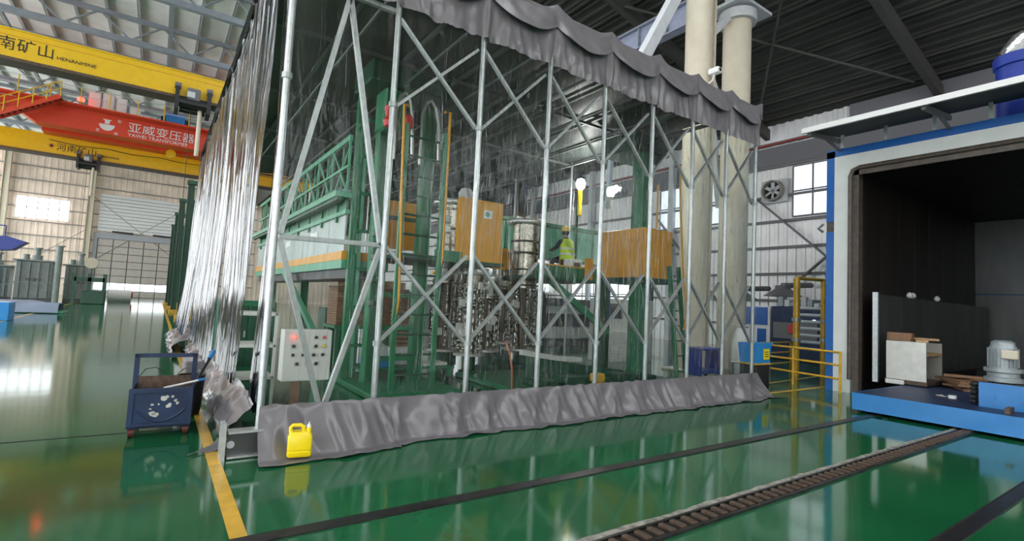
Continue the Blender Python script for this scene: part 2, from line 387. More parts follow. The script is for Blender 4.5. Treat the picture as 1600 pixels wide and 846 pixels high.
# main roof
# roof sheet with two long gaps added out of view to brighten the hall
ce = struct(MB().box(XL-.3, YF, ZR+.3, -21.2, YB, ZR+.4).box(-16.6, YF, ZR+.3, 4.6, YB, ZR+.4).box(8.8, YF, ZR+.3, XC+1, YB, ZR+.4).build('ceiling', 'roof'))
pu = None; x = XL+.4
while x < XC+.5:
    if pu is None: pu = MB().box(-.035, YF, 0, .035, YB, .26).box(-.035, YF, 0, .1, YB, .02).build('purlin', 'purlin', ce, loc=(x, 0, ZR+.05))
    else: inst(pu, ce, (x, 0, ZR+.05))
    x += 1.5
def truss(y, arch):
    t = thing('roof_truss', '', ''); del t['label']; del t['category']; struct(t)
    n = 11; x0, x1 = XL, XC
    xs = [x0+(x1-x0)*i/(2*n) for i in range(2*n+1)]
    zb = lambda x: 15.75+arch*(1-((x-(x0+x1)/2)/((x1-x0)/2))**2)*.0
    MB().box(x0, y-.16, 15.7, x1, y+.16, 16.02).build('bottom_chord', 'truss', t)
    MB().box(x0, y-.12, ZR-.2, x1, y+.12, ZR+.04).build('top_chord', 'truss', t)
    for i in range(2*n):
        a = (xs[i], y, 15.95 if i % 2 else ZR-.1); c = (xs[i+1], y, ZR-.1 if i % 2 else 15.95)
        MB().bar(a, c, .09, .09).build('web_member', 'truss', t)
for k, y in enumerate((23.8, 30.4, 37.1, 43.7, 50.3, 57., 63.6, 70.2, 76.8)): truss(y, 0)
MB().box(-.5, 20, 16.02, -.35, YB, 16.2).build('tie_beam', 'truss', ce)
MB().box(-8.2, 20, 16.02, -8.05, YB, 16.2).build('tie_beam', 'truss', ce)

# side aisle roof, sloping down to the right wall
def za(x): return 10.85+.25*(XR-x)
b = MB(); xs = []; x = XC
ra = struct(MB().add([(XC-.4, YF, za(XC-.4)), (XR+.4, YF, za(XR+.4)), (XR+.4, YB, za(XR+.4)), (XC-.4, YB, za(XC-.4)),
                      (XC-.4, YF, za(XC-.4)+.1), (XR+.4, YF, za(XR+.4)+.1), (XR+.4, YB, za(XR+.4)+.1), (XC-.4, YB, za(XC-.4)+.1)],
                     [(0,1,2,3),(4,7,6,5),(0,4,5,1),(1,5,6,2),(2,6,7,3),(3,7,4,0)]).build('ceiling_aisle', 'dkroof'))
x = XC+.6; k = 0
while x < XR:
    MB().box(x-.05, YF, za(x)-.12, x+.05, YB, za(x)+.01).build('purlin', 'dkroof', ra)
    x += 1.15
# shallow ribs of the sheet between purlins
b = MB(); x = XC
while x < XR-.2:
    b.add([(x, YF, za(x)), (x, YB, za(x)), (x+.06, YB, za(x+.06)-.05), (x+.06, YF, za(x+.06)-.05), (x+.14, YB, za(x+.14)-.05), (x+.14, YF, za(x+.14)-.05), (x+.2, YB, za(x+.2)), (x+.2, YF, za(x+.2))], [(0,1,2,3),(3,2,4,5),(5,4,6,7)])
    x += .385
o = b.build('sheet_ribs', 'dkroof', ra); o['kind'] = 'stuff'
for y in (-6.6, 0, 6.5, 13.2, 19.8, 26.4, 33., 39.6, 46.2):
    MB().bar((XC, y, za(XC)-.45), (XR, y, za(XR)-.45), .22, .5).build('rafter', 'dkpurlin', ra)
MB().tube((13.5, 13., za(13.5)-.6), (22.6, 6.9, za(22.6)-.6), .05, 8).build('brace_rod', 'dkpurlin', ra)
MB().tube((14., 7., za(14)-.62), (22.6, 13., za(22.6)-.62), .05, 8).build('brace_rod', 'dkpurlin', ra)
MB().box(XC-.5, YF, 13.7, XC-.3, YB, ZR+.4).build('wall_clerestory', 'dkroof'); struct(bpy.data.objects['wall_clerestory'])

# crane runway girder and twin columns
g = struct(MB().ibeam((13.35, 9.3, 11.15), (13.35, 60, 11.15), .35, .8, .04).build('trim_1', 'bluegrey'), 'blue grey crane runway girder behind the columns')
for k in range(20): MB().box(13.2, 9.6+k*1.2, 10.8, 13.35, 9.64+k*1.2, 11.5).build('stiffener', 'truss', g)
MB().bar((13.35, 9.3, 11.62), (13.35, 60, 11.62), .08, .12).build('runway_rail', 'girt', g)
def pillar(name, x, y, r, top, label, cap):
    t = thing(name, label, 'column')
    sm(MB().lathe([(r, 0), (r, top)], (x, y, 0), 28).build('shaft', 'cream', t))
    MB().cbox(x-r*1.5, y-r*1.5, 0, x+r*1.5, y+r*1.5, .06).build('base_plate', 'cream', t)
    if cap:
        sm(MB().lathe([(r*1.35, 0), (r*1.35, .3)], (x, y, top-.35), 24).build('collar', 'ltgrey', t))
        MB().box(x-.7, y-.6, top, x+.9, y+.6, top+.09).build('cap_plate', 'ltgrey', t)
        MB().box(x-.3, y-.25, top+.09, x+.35, y+.25, top+2.).build('head', 'ltgrey', t)
    return t
p1 = pillar('round_column', 12.2, 8.8, .37, 14., 'thick cream round steel column with a camera on it, nearer of the pair', False)
MB().box(12.66, 8.6, 0, 12.74, 8.95, 14.).build('fin_plate', 'cream', p1)
p2 = pillar('round_column', 14.1, 8.8, .41, 10.9, 'cream round steel column with collar and cap plate, right of the pair', True)
lac = MB().bar((12.5, 8.8, 9.5), (13.8, 8.8, 10.8), .16, .2).bar((12.5, 8.8, 9.0), (13.8, 8.8, 7.0), .12, .16)
lac.build('lacing_brace', 'ltgrey', p1)
MB().bar((10.0, 9.0, 8.1), (11.5, 9.0, 10.7), .3, .25, (0, 1, 0)).build('diagonal_brace', 'ltgrey', p1)
MB().bar((13.0, 9., 8.2), (14.6, 9.6, 5.0), .12, .2, (0, 1, 0)).build('diagonal_brace', 'ltgrey', p1)
MB().bar((12.4, 12.2, 9.), (12.4, 12.4, 5.), .14, .14).build('strut', 'truss', p1)
cm = thing('security_camera', 'small white security camera bracketed on the nearer cream column', 'camera', loc=(12.15, 8.34, 8.2))
child(MB().cbox(-.1, -.28, -.02, .1, .04, .14, .02).build('housing', 'white'), cm)
child(MB().tube((0, -.29, .06), (0, -.28, .06), .05, 12).build('lens', 'black'), cm)
child(MB().path([(0, -.1, 0), (0, -.05, -.18), (0, .06, -.22)], .025).build('bracket', 'white'), cm)

# ================================================================== FLOOR RAILS
def rail_track(y, label, wide):
    t = thing('floor_rail', label, 'rail')
    MB().box(-.5 if y > 3 else .5, y-.055, -.02, 20.8, y+.055, .012).build('rail_head', 'rail', t)
    MB().box(.5, y+.055, 0, 12.6, y+.08, .006).build('groove', 'pit', t)
    return t
rail_track(3.68, 'flat dark steel floor rail nearest the curtain skirt', 0)
rail_track(1.31, 'flat dark steel floor rail farthest from the curtain, at lower right', 0)
t = thing('rack_channel', 'floor channel with toothed rack and chipped concrete edge, between two rails', 'rail')
MB().box(.8, 2.38, -.01, 12.6, 2.58, .005).build('trough', 'pit', t)
MB().grid(120, 1, lambda u, v: (.8+11.8*u, 2.58+v*(.07+.025*nz(u*160, 1.3)), .012)).build('concrete_edge', 'concrete', t)
MB().box(.8, 2.555, 0, 12.6, 2.58, .022).build('angle_edge', 'rail', t)
MB().box(.8, 2.375, 0, 12.6, 2.4, .022).build('angle_edge', 'rail', t)
tooth = None
for k in range(90):
    x = .86+k*.13
    if tooth is None: tooth = MB().cbox(-.026, -.065, 0, .026, .065, .03, .006).build('rack_tooth', 'rust', t, loc=(x, 2.47, .002))
    else: inst(tooth, t, (x, 2.47, .002))
#SECTION2
# ================================================================== CRANES
def hoist(x, y, z, label, s=1.):
    t = thing('crane_hoist', label, 'hoist', loc=(x, y, z))
    child(MB().cbox(-.45*s, -.55, -.2, .45*s, .1, .55, .03).build('gearbox', 'girt'), t)
    child(MB().tube((-1.0*s, -.35, -.1), (1.0*s, -.35, -.1), .24, 14).build('rope_drum', 'black'), t)
    child(MB().tube((-.9*s, .1, -.3), (.9*s, .1, -.3), .16, 12).build('motor', 'black'), t)
    for q in (-1, 1):
        child(MB().box(q*1.1*s-.08, -.6, -.5, q*1.1*s+.08, .5, .5).build('end_frame', 'black'), t)
        for yy in (-.45, .35): child(MB().tube((q*1.1*s-.12, yy, .55), (q*1.1*s+.12, yy, .55), .15, 12).build('wheel', 'girt'), t)
    child(MB().box(-.25, -.62, .1, .05, -.56, .35).build('plate', 'ltgrey'), t)
    child(MB().tube((.3, -.2, -.3), (.3, -.2, -2.4), .09, 8).build('hook_cable', 'cream'), t)
    child(MB().tube((-.05, -.2, -.3), (-.05, -.2, -7.5), .012, 5).build('pendant_cable', 'black'), t)
    return t
c1 = thing('bridge_crane', 'upper yellow bridge crane girder lettered in large black characters', 'crane')
Y1 = 27.
MB().box(-21.4, Y1, 10.12, 10.8, Y1+.7, 11.22).build('girder', 'yellow', c1)
MB().box(-21.4, Y1-.12, 10.0, 10.8, Y1+.82, 10.12).build('bottom_flange', 'rust', c1)
MB().box(-21.4, Y1-.05, 11.22, 10.8, Y1+.75, 11.27).build('top_flange', 'yellow', c1)
MB().box(-21.4, Y1-.02, 10.98, 10.8, Y1, 11.0).build('cable_rail', 'orange', c1)
for s_ in (-21.2, 10.4): MB().cbox(s_-.3, Y1-1.6, 10.3, s_+.3, Y1+2.3, 10.9, .03).build('end_carriage', 'yellow', c1)
text('河南矿山', 'lettering', .57, (-6.32, Y1-.012, 10.46), 'black', c1, 1.0)
text('HENANMINE', 'lettering', .205, (-4.0, Y1-.012, 10.46), 'black', c1, 1.06)
hoist(.7, Y1+.2, 9.95, 'black hoist trolley under the upper yellow crane girder', .55)
Y2 = 48.
c2 = thing('bridge_crane', 'lower yellow bridge crane girder farther off, below the red crane', 'crane')
MB().box(-21.4, Y2, 10.6, 10.8, Y2+.8, 11.95).build('girder', 'yellow', c2)
MB().box(-21.4, Y2-.12, 10.48, 10.8, Y2+.9, 10.6).build('bottom_flange', 'rust', c2)
MB().path([(-7+.8*i, Y2-.06, 11.55-.12*abs(math.sin(i*PI/4))) for i in range(24)], .025, 5).build('festoon_cable', 'black', c2)
for s_ in (-21.2, 10.4): MB().cbox(s_-.3, Y2-1.6, 10.7, s_+.3, Y2+2.3, 11.4, .03).build('end_carriage', 'yellow', c2)
text('河南矿山', 'lettering', .57, (-6.62, Y2-.012, 10.92), 'black', c2, 1.0)
text('HENANMINE', 'lettering', .2, (-4.2, Y2-.012, 10.88), 'black', c2, 1.0)
lg = MB().prism([(-7.1, 11.15), (-6.87, 10.92), (-6.64, 11.15), (-6.87, 11.38)], Y2-.012, Y2-.002); lg.build('emblem', 'orange', c2)
MB().prism([(-6.99, 11.15), (-6.87, 11.03), (-6.75, 11.15), (-6.87, 11.27)], Y2-.02, Y2-.012).build('emblem_core', 'black', c2)
hoist(-4.78, Y2+.3, 10.35, 'black hoist trolley under the lower yellow crane girder', .52)
YR = 44.
c3 = thing('bridge_crane', 'red double girder bridge crane with white lettering and yellow railings', 'crane')
MB().box(-7.2, YR, 11.75, 10.8, YR+1.2, 13.12).build('girder', 'red', c3)
MB().prism([(-8.2, 12.4), (-7.2, 11.75), (-7.2, 13.12), (-8.2, 13.12)], YR, YR+1.2).build('girder_end', 'red', c3)
MB().box(-7.2, YR+2.2, 11.75, 10.8, YR+3.4, 13.1).build('girder', 'red', c3)
MB().box(-21, YR+.1, 12.35, -8.2, YR+1.1, 13.12).build('girder_end', 'red', c3)
MB().box(-21, YR-.9, 13.12, 10.8, YR+.0, 13.2).build('walkway', 'red', c3)
MB().box(-21, YR-.05, 13.12, 10.8, YR+.0, 13.42).build('toe_board', 'red', c3)
for x in (10.4,): MB().cbox(x-.4, YR-1, 11.9, x+.4, YR+4.4, 12.8, .03).build('end_carriage', 'red', c3)
rp = MB().tube((0, 0, 0), (0, 0, 1.1), .035, 6).build('railing_post', 'yellow', c3, loc=(-20, YR-.85, 13.2))
for k in range(1, 21): inst(rp, c3, (-20+k*1.5, YR-.85, 13.2))
for z in (13.75, 14.3): MB().tube((-20, YR-.85, z), (10.6, YR-.85, z), .025, 6).build('handrail', 'ltgrey', c3)
# sloping stair with treads and its own yellow railings
MB().bar((-9.2, YR-1.6, 11.1), (-5.9, YR-1.6, 13.25), .08, .28).build('stair_stringer', 'red', c3)
MB().bar((-9.2, YR-.8, 11.1), (-5.9, YR-.8, 13.25), .08, .28).build('stair_stringer', 'red', c3)
tr = MB().box(-.12, -.4, -.02, .12, .4, .02).build('stair_tread', 'black', c3, loc=(-9.1, YR-1.2, 11.2))
for k in range(1, 13): inst(tr, c3, (-9.1+k*.26, YR-1.2, 11.2+k*.17))
MB().box(-13.5, YR-1.7, 10.98, -9.1, YR-.6, 11.1).build('stair_landing', 'red', c3)
MB().box(-13.5, YR-.7, 11.0, -8.9, YR-.6, 12.5).build('cab_panel', 'red', c3)
for k in range(6):
    x = -9.0+k*.62; z = 11.25+k*.4
    MB().tube((x, YR-1.65, z), (x, YR-1.65, z+.95), .035, 6).build('railing_post', 'yellow', c3)
for dz in (.5, .95): MB().tube((-9, YR-1.65, 11.25+dz), (-5.9, YR-1.65, 13.25+dz), .03, 6).build('handrail', 'yellow', c3)
cb = None
for k, (x, w, h) in enumerate(((-4.74, .66, 1.4), (-4.0, .66, 1.45), (-3.25, .6, 1.35), (-2.5, .6, .9), (-1.7, .5, .5))):
    o = MB().cbox(x, YR+.2, 13.12, x+w, YR+.9, 13.12+h, .03).build('electrical_cabinet', 'cabinet', c3)
    MB().box(x+.06, YR+.185, 13.25, x+w-.06, YR+.2, 13.05+h).build('cabinet_door', 'white', o)
MB().cbox(-.4, YR+.2, 13.25, .75, YR+1.2, 14.15, .06).build('winch_motor', 'blue', c3)
MB().tube((-.7, YR+.6, 13.6), (1.0, YR+.6, 13.6), .35, 14).build('winch_drum', 'dblue', c3)
text('亚威变压器', 'lettering', .74, (-2.5, YR-.015, 12.24), 'white', c3, 1.07)
text('YAWEI TRANSFORMER', 'lettering', .34, (-2.46, YR-.015, 11.87), 'white', c3, 1.02)
# round emblem: bowl, stem and ring arcs
ar = [(math.cos(a), math.sin(a)) for a in [PI+PI*i/14 for i in range(15)]]
MB().prism([(-3.62+.42*x, 12.4+.42*y) for x, y in ar], YR-.02, YR-.004).build('emblem', 'white', c3)
MB().prism([(-3.87, 12.74), (-3.37, 12.74), (-3.49, 12.64), (-3.49, 12.45), (-3.37, 12.45), (-3.87, 12.45), (-3.75, 12.45), (-3.75, 12.64)], YR-.02, YR-.004).build('emblem', 'white', c3)
text('®', 'lettering', .3, (-3.08, YR-.015, 12.65), 'white', c3)
text('亚', 'lettering', .22, (-4.2, YR-.015, 11.85), 'white', c3); text('威', 'lettering', .22, (-3.2, YR-.015, 11.8), 'white', c3)
wlamp = thing('warning_lamp', 'glowing red warning lamp on the red crane walkway', 'lamp', loc=(-5.05, YR-.35, 13.2))
child(MB().tube((0, 0, 0), (0, 0, .35), .08, 8).build('stem', 'girt'), wlamp)
child(sm(MB().lathe([(.05, .3), (.2, .35), (.2, .52), (.08, .6)], n=14).build('lens', 'redglow')), wlamp)
hl = thing('pulley_block', 'small yellow hook block hanging below the red crane girder', 'hook', loc=(.1, YR+1.7, 11.5))
child(sm(MB().tube((0, -.12, 0), (0, .12, 0), .32, 16).build('sheave', 'yellow')), hl)
child(MB().tube((0, 0, .2), (0, 0, .95), .03, 6).build('rope', 'black'), hl)
rl = thing('runway_lamp', 'small red lamp high under the pale roof', 'lamp', loc=(-4.3, 31.5, 16.6))
child(MB().tube((0, 0, 0), (0, 0, .8), .03, 6).build('stem', 'girt'), rl)
child(sm(MB().lathe([(.1, -.35), (.22, -.3), (.22, .0), (.1, .05)], n=12).build('lens', 'redglow')), rl)

# ================================================================== CURTAIN ENCLOSURE
TX = [.95, 2.12, 3.31, 4.45, 5.57, 6.7, 7.8, 8.86, 9.88]; TY = 5.7; TZ = 5.88; TYB = 20.
tent = thing('curtain_enclosure', 'tall enclosure of clear film on galvanised frame with grey tarp top and skirt', 'enclosure')
pole = sm(MB().tube((0, 0, 0), (0, 0, TZ), .036, 12).build('pole', 'galv', tent, loc=(TX[0], TY, 0)))
cl = sm(MB().tube((0, 0, -.03), (0, 0, .03), .052, 12).build('coupler', 'brace', pole, loc=(0, 0, 3.87))); cl.matrix_parent_inverse = Matrix()
def add_pole(x, y, parts=True):
    p = inst(pole, tent, (x, y, 0))
    if parts:
        for z in (1.07, 3.87):
            c = inst(cl, p, (0, 0, z)); c.matrix_parent_inverse = Matrix()
    return p
for x in TX[1:]: add_pole(x, TY)
for y in (8.5, 11.4, 14.3, 17.2, TYB):
    add_pole(TX[0], y, False); add_pole(TX[-1], y, False)
for x in TX[1:-1:2]: add_pole(x, TYB, False)
def strut(p, q, w=.035, h=.05): MB().bar(p, q, w, h, (0, 1, 0)).build('brace', 'brace', tent)
for i in range(1, 8):
    a, b_ = TX[i]+.04, TX[i+1]-.04
    for zl, zh in ((3.87, 4.95), (1.08, 2.19)):
        strut((a, TY+.035, zh), (b_, TY+.035, zl)); strut((a, TY+.075, zl), (b_, TY+.075, zh))
a, b_, m_ = TX[0], TX[1], (TX[0]+TX[1])/2+.02
for p, q in (((m_, 5.0), (a+.06, 2.2)), ((m_, 5.0), (b_-.03, 2.2)), ((a+.05, 2.18), (b_-.03, 2.2)), ((a+.06, 2.16), (m_-.02, .38)), ((b_-.03, 2.16), (m_+.02, .38)), ((m_, 5.02), (b_-.03, 5.02))):
    strut((p[0], TY+.04, p[1]), (q[0], TY+.04, q[1]), .05, .06)
for x in TX:
    MB().bar((x, TY, TZ-.05), (x, TYB, TZ-.05), .05, .07).build('rafter', 'rafterm', tent)
    if x in TX[1:-1]: MB().bar((x+.02, TY+.1, TZ-.5), (x+.02, TYB, TZ-.5), .03, .04).build('rafter_tie', 'rafterm', tent)
for y in (TY, 8.5, 11.4, 14.3, 17.2, TYB):
    MB().bar((TX[0], y, TZ-.1), (TX[-1], y, TZ-.1), .04, .06).build('crossbar', 'rafterm', tent)
# roof cover, gently sagging between rafters
def sag(x):
    for i in range(8):
        if TX[i] <= x <= TX[i+1]:
            t = (x-TX[i])/(TX[i+1]-TX[i]); return 4*t*(1-t)
    return 0.
MB().grid(96, 30, lambda u, v: (TX[0]-.02+(TX[-1]-TX[0]+.04)*u, TY-.08+(TYB-TY+.2)*v, TZ+.03-.09*sag(TX[0]-.02+(TX[-1]-TX[0]+.04)*u)*(1-.3*v))).build('roof_cover', 'tarpin', tent, True)
# front overhang flap (scalloped)
def flap(u, v):
    x = TX[0]-.05+(TX[-1]-TX[0]+.1)*u; s = sag(x)
    z = TZ+.07-.15*s-v*(.33+.10*s)
    y = TY-.10-.02*v-s*.13*v*(1+.3*nz(x*2.1, 3))+.02*nz(x*5, v*3)
    return (x, y, z+.02*nz(x*3, v*2, 5))
sm(MB().grid(240, 8, flap).build('overhang_flap', 'tarp', tent), 80)
def val(u, v):
    x = TX[0]-.03+(TX[-1]-TX[0]+.06)*u; s = sag(x)
    k = (1-s)
    rip = .055*math.sin(x*30+3*nz(x*2, 0))*(k**3)*v + .09*abs(nz(x*2.6+v*.7, v*1.2))*(.2+v) - .03 + .05*abs(nz(x*6-v*1.1, v*1.6, 3))*v
    hem = 5.06+.035*nz(x*6, 9)+.03*abs(nz(x*19, 4))-.05*s
    z = (TZ-.05)*(1-v)+hem*v
    return (x, TY-.085+rip-.06*v*(s-.3), z)
sm(MB().grid(520, 12, val).build('valance', 'tarp', tent), 80)
# left side overhang: clear flap along the eave, black edging
def lflap(u, v):
    y = TY-.1+(TYB-TY+.2)*u
    return (TX[0]-.0-.12*v-.03*nz(y*.9, v), y, TZ+.05-.06*v+.03*nz(y*1.3, v*2, 2))
sm(MB().grid(90, 5, lflap).build('eave_flap', 'film2', tent), 80)
MB().grid(70, 3, lambda u, v: (TX[0]-.015-.015*nz(u*40, v), TY-.05+(TYB-TY)*u, TZ+.05-v*(.28+.12*nz(u*30, 7)))).build('eave_band', 'black', tent)
# front film
def ffilm(u, v):
    x = TX[0]-.02+(TX[-1]-TX[0]+.04)*u; z = .35+(5.3-.35)*v
    s = sag(x)
    y = TY-.055+.035*nz(x*1.7, z*.25)*s+.012*nz(x*7, z*.6)*s+.02*s*nz(x*3, z*1.5, 4)
    return (x, y, z)
sm(MB().grid(220, 60, ffilm).build('front_film', 'film', tent), 80)
# right and back film
sm(MB().grid(60, 16, lambda u, v: (TX[-1]+.04+.05*nz(u*22, v*2, 3), TY+(TYB-TY)*u, .05+5.8*v)).build('side_film', 'film3', tent), 80)
sm(MB().grid(40, 10, lambda u, v: (TX[0]+(TX[-1]-TX[0])*u, TYB+.05+.05*nz(u*22, v*2, 8), .05+5.8*v)).build('back_film', 'film3', tent), 80)
# gathered left side curtains, each a separate hanging sheet
def pleat(y, z): return .06*math.sin(y*9+4*nz(y*.7, z*.12))+.02*math.sin(y*24+4*nz(y*1.1, z*.2, 4))+.05*nz(y*1.9, z*.4, 9)
def lcurt(y0, y1, top, flare, bot=.45, sq=0.):
    n = int((y1-y0)*34)
    def fn(u, v):
        z = bot+(top-bot)*v; w = 1-v
        y = y0+(y1-y0)*u + sq*w*w
        return (TX[0]-.03+pleat(y0+(y1-y0)*u, z)*(.55+.5*v)-flare*w**2.2, y, z+.05*nz(u*9, v))
    sm(MB().grid(n, 30, fn).build('side_curtain', 'film2', tent), 80)
lcurt(5.66, 6.1, 5.75, .02, .35)
lcurt(6.75, 9.4, 5.72, .10, .5)
lcurt(9.5, 14.6, 5.7, .16, .4)
lcurt(14.8, 20.1, 5.7, .30, .4)
def lskirt(y0, y1, out, seed, h=.6):
    def fn(u, v):
        y = y0+(y1-y0)*u; w = 1-v
        hh = h*(.8+.45*nz(y*1.1, seed+3))
        bul = math.sin(PI*min(1, v*1.15))*.10+.14*(abs(nz(y*1.3, v*2.4, seed))-.2)+.06*(abs(nz(y*2.1-v*2, v*4, seed+4))-.2)
        x = TX[0]-.04-out*w**.8*(1+.4*nz(y*1.3, seed))-bul*(.4+w)
        z = max(.012, hh*v**.8+.07*(abs(nz(y*1.4, v*4, seed+2))-.2)*min(1, 3*v)*w)
        return (x, y+.05*nz(v*3, y*1.5, seed), z)
    sm(MB().grid(int((y1-y0)*22), 18, fn).build('side_skirt', 'tarp', tent), 80)
lskirt(5.85, 9.4, .2, 1, .62); lskirt(9.5, 14.6, .18, 5, .45); lskirt(14.8, 20.2, .5, 11, .45)
# front skirt lying out on the floor
def skirt(u, v):
    x = TX[0]-.02+(TX[-1]-TX[0]+.1)*u
    lo = 5.32+.05*nz(x*.9, 4)+(-.08 if x < 2.3 else 0)-.12*max(0, 1-abs(x-1.2)/1.0)
    if v < .75:
        t = v/.75; w = t
        fold = (.10*nz(x*2.3, .3, 1)+.24*(abs(nz(x*2.5+t*.35, t*.25, 2))-.2)+.13*(abs(nz(x*5.2-t*.7, t*.35, 3))-.2))*(.06+w)
        y = TY-.085-(TY-.085-lo-.14)*w**1.5+fold*min(1, 1.6*(1.05-w)+.35)
        z = .455*(1-t)**.95+.012+.03*nz(x*4, t*3, 6)*w*(1-w)*4
        z += (.02*nz(x*8, 7) if t == 0 else 0)
    else:
        t = (v-.75)/.25
        y0 = lo+.14+(.10*nz(x*2.3, .3, 1)+.24*(abs(nz(x*2.5+.35, .25, 2))-.2)+.13*(abs(nz(x*5.2-.7, .35, 3))-.2))*1.06*.43
        y = y0-.16*t*(1+.5*nz(x*2, 3)); z = .012+.03*max(0, nz(x*2.6, 8))*t+.01*abs(nz(x*7, t*3))
    xx = x-.05*v*(1 if x < 1.2 else 0)+(.45*v**1.4*max(0, (x-9.2)/.7) if x > 9.2 else 0)
    return (xx, y, z)
sm(MB().grid(420, 24, skirt).build('front_skirt', 'tarp', tent), 80)

# steel channel at the corner, loose tarp tip, jug
ch = thing('steel_channel', 'short grey steel channel with end plate lying at the enclosure corner', 'beam')
MB().box(.66, 5.56, .03, 1.15, 5.6, .24).build('web', 'oplate', ch)
MB().box(.66, 5.5, .24, 1.15, 5.64, .262).box(.66, 5.5, .01, 1.15, 5.64, .03).build('flange', 'galv', ch)
MB().box(.60, 5.48, .0, .64, 5.66, .34).build('end_plate', 'galv', ch)
MB().tube((.69, 5.55, .13), (.69, 5.56, .13), .035, 14).build('bolt_hole', 'ltgrey', ch)
tp = MB().grid(10, 6, lambda u, v: (.36+.5*u, 5.78+.22*u+.35*u*(v-.3), .012+.18*u*u*v+.02*nz(u*4, v*4)+.02*u)).build('tarp_corner', 'tarp')
tag(sm(tp, 80), 'loose pointed corner of grey tarp lying over the yellow line', 'tarp')
jg = thing('jerry_can', 'bright yellow plastic jerry can standing on the grey skirt', 'jerry can', loc=(1.25, 5.27, .035))
def jrow(z, i): return [(-.11+i, -.07+i*.8), (.11-i, -.07+i*.8), (.11-i, .07-i*.8), (-.11+i, .07-i*.8)]
b = MB(); vs = []
for z, i in ((0, .012), (.015, 0), (.05, 0), (.056, .006), (.064, .006), (.07, 0), (.19, 0), (.215, .012), (.235, .02)):
    x, y, r = .11-i, .07-i*.8, .022
    for cx, cy, a0 in ((x-r, y-r, 0), (-x+r, y-r, PI/2), (-x+r, -y+r, PI), (x-r, -y+r, 1.5*PI)):
        for k in range(4): a = a0+k*PI/6; vs.append((cx+r*math.cos(a), cy+r*math.sin(a), z))
n = 16; b.add(vs, [(k*n+i, k*n+(i+1) % n, (k+1)*n+(i+1) % n, (k+1)*n+i) for k in range(8) for i in range(n)]+[tuple(range(n-1, -1, -1)), tuple(range(8*n, 9*n))])
child(sm(b.build('body', 'jug'), 35), jg)
child(sm(MB().path([(-.085, 0, .22), (-.088, 0, .27), (-.07, 0, .29), (.0, 0, .29), (.025, 0, .275), (.03, 0, .225)], .019, 10).build('handle', 'jug'), 60), jg)
child(sm(MB().lathe([(.024, .22), (.024, .262), (.018, .268)], (.075, 0, 0), 14).build('neck', 'jug')), jg)
child(sm(MB().lathe([(.02, .262), (.02, .29), (.008, .297), (.006, .315)], (.075, 0, 0), 12).build('cap', 'jugw')), jg)
jg.rotation_euler = (0, 0, math.radians(-12))

# ================================================================== TOOL CART
ct = thing('scrap_cart', 'dark blue steel cart with chipped paint and tall push handle', 'cart', loc=(.15, 7.0, 0))
def cc(b, n, m): return child(b.build(n, m), ct)
W_, D_ = .285, .34
cc(MB().box(-W_+.03, -D_+.02, .13, W_-.03, -D_+.035, .475), 'front_panel', 'dblue')
cc(MB().box(-W_, -D_, .10, -W_+.045, -D_+.04, .51), 'corner_angle', 'dblue'); cc(MB().box(W_-.045, -D_, .10, W_, -D_+.04, .51), 'corner_angle', 'dblue')
cc(MB().box(-W_+.045, -D_, .10, W_-.045, -D_+.04, .15), 'rim', 'dblue'); cc(MB().box(-W_+.045, -D_, .465, W_-.045, -D_+.04, .51), 'rim', 'dblue')
cc(MB().box(-W_, -D_+.04, .12, -W_+.015, D_, .475), 'side_panel', 'dblue'); cc(MB().box(W_-.015, -D_+.04, .12, W_, D_, .475), 'side_panel', 'dblue')
cc(MB().box(-W_, D_-.015, .12, W_, D_, .55), 'rear_panel', 'rust'); cc(MB().box(-W_, -D_, .10, W_, D_, .12), 'floor_plate', 'dblue')
cc(MB().box(-W_+.02, -D_+.05, .12, W_-.02, D_-.02, .38), 'scrap', 'pit')
for q in (-1, 1): cc(MB().box(q*W_-.025, D_-.02, .12, q*W_+.025, D_+.02, .80), 'handle_post', 'dblue')
cc(MB().box(-W_-.025, D_-.02, .765, W_+.025, D_+.02, .81), 'handle_bar', 'dblue')
arc = [(-.2+.42*i/12, .16+.12*(((i-6)/6)**2)) for i in range(13)]
cc(MB().path([(x, -D_+.016, z) for x, z in arc], .012, 6), 'front_rib', 'dblue')
for i, (x, z, r) in enumerate(((.02, .5, .035), (.05, .52, .02), (-.07, .3, .03), (-.045, .275, .035), (.07, .4, .03), (.13, .47, .02), (.15, .43, .018), (-.08, .42, .014), (-.09, .36, .012), (-.02, .42, .012), (.1, .52, .016))):
    pts = [(x+r*(1+.9*nz(i*3.1, k*1.7))*math.cos(2*PI*k/9), z*.76+.02+.8*r*(1+.9*nz(i*1.9, k*2.3, 3))*math.sin(2*PI*k/9)) for k in range(9)]
    cc(MB().prism(pts, -D_+.0165, -D_+.0205), 'paint_chip', 'chip')
for x in (-.24, .24):
    for y in (-.26, .28):
        cc(MB().tube((x-.025, y, .055), (x+.025, y, .055), .055, 16), 'caster', 'rubber')
        cc(MB().box(x-.035, y-.03, .05, x+.035, y+.03, .11), 'caster_fork', 'rust')
cc(MB().path([(-.25, D_, .55), (-.2, D_, .63), (-.1, D_, .65), (0, D_-.02, .57)], .005, 5), 'loose_wire', 'black')
ct.rotation_euler = (0, 0, math.radians(-3))
br = thing('long_broom', 'black handled tool with blue grip leaning in the blue cart', 'tool', loc=(.42, 7.05, 0))
child(MB().tube((-.02, -.05, .38), (.22, .35, .8), .017, 8).build('handle', 'black'), br)
child(MB().tube((.18, .29, .737), (.23, .37, .82), .026, 8).build('grip', 'blue'), br)
child(MB().tube((-.27, -.3, .5), (.1, -.18, .56), .011, 8).build('rod', 'white'), br)
child(MB().tube((.05, -.2, .552), (.12, -.175, .564), .016, 8).build('tip', 'blue'), br)
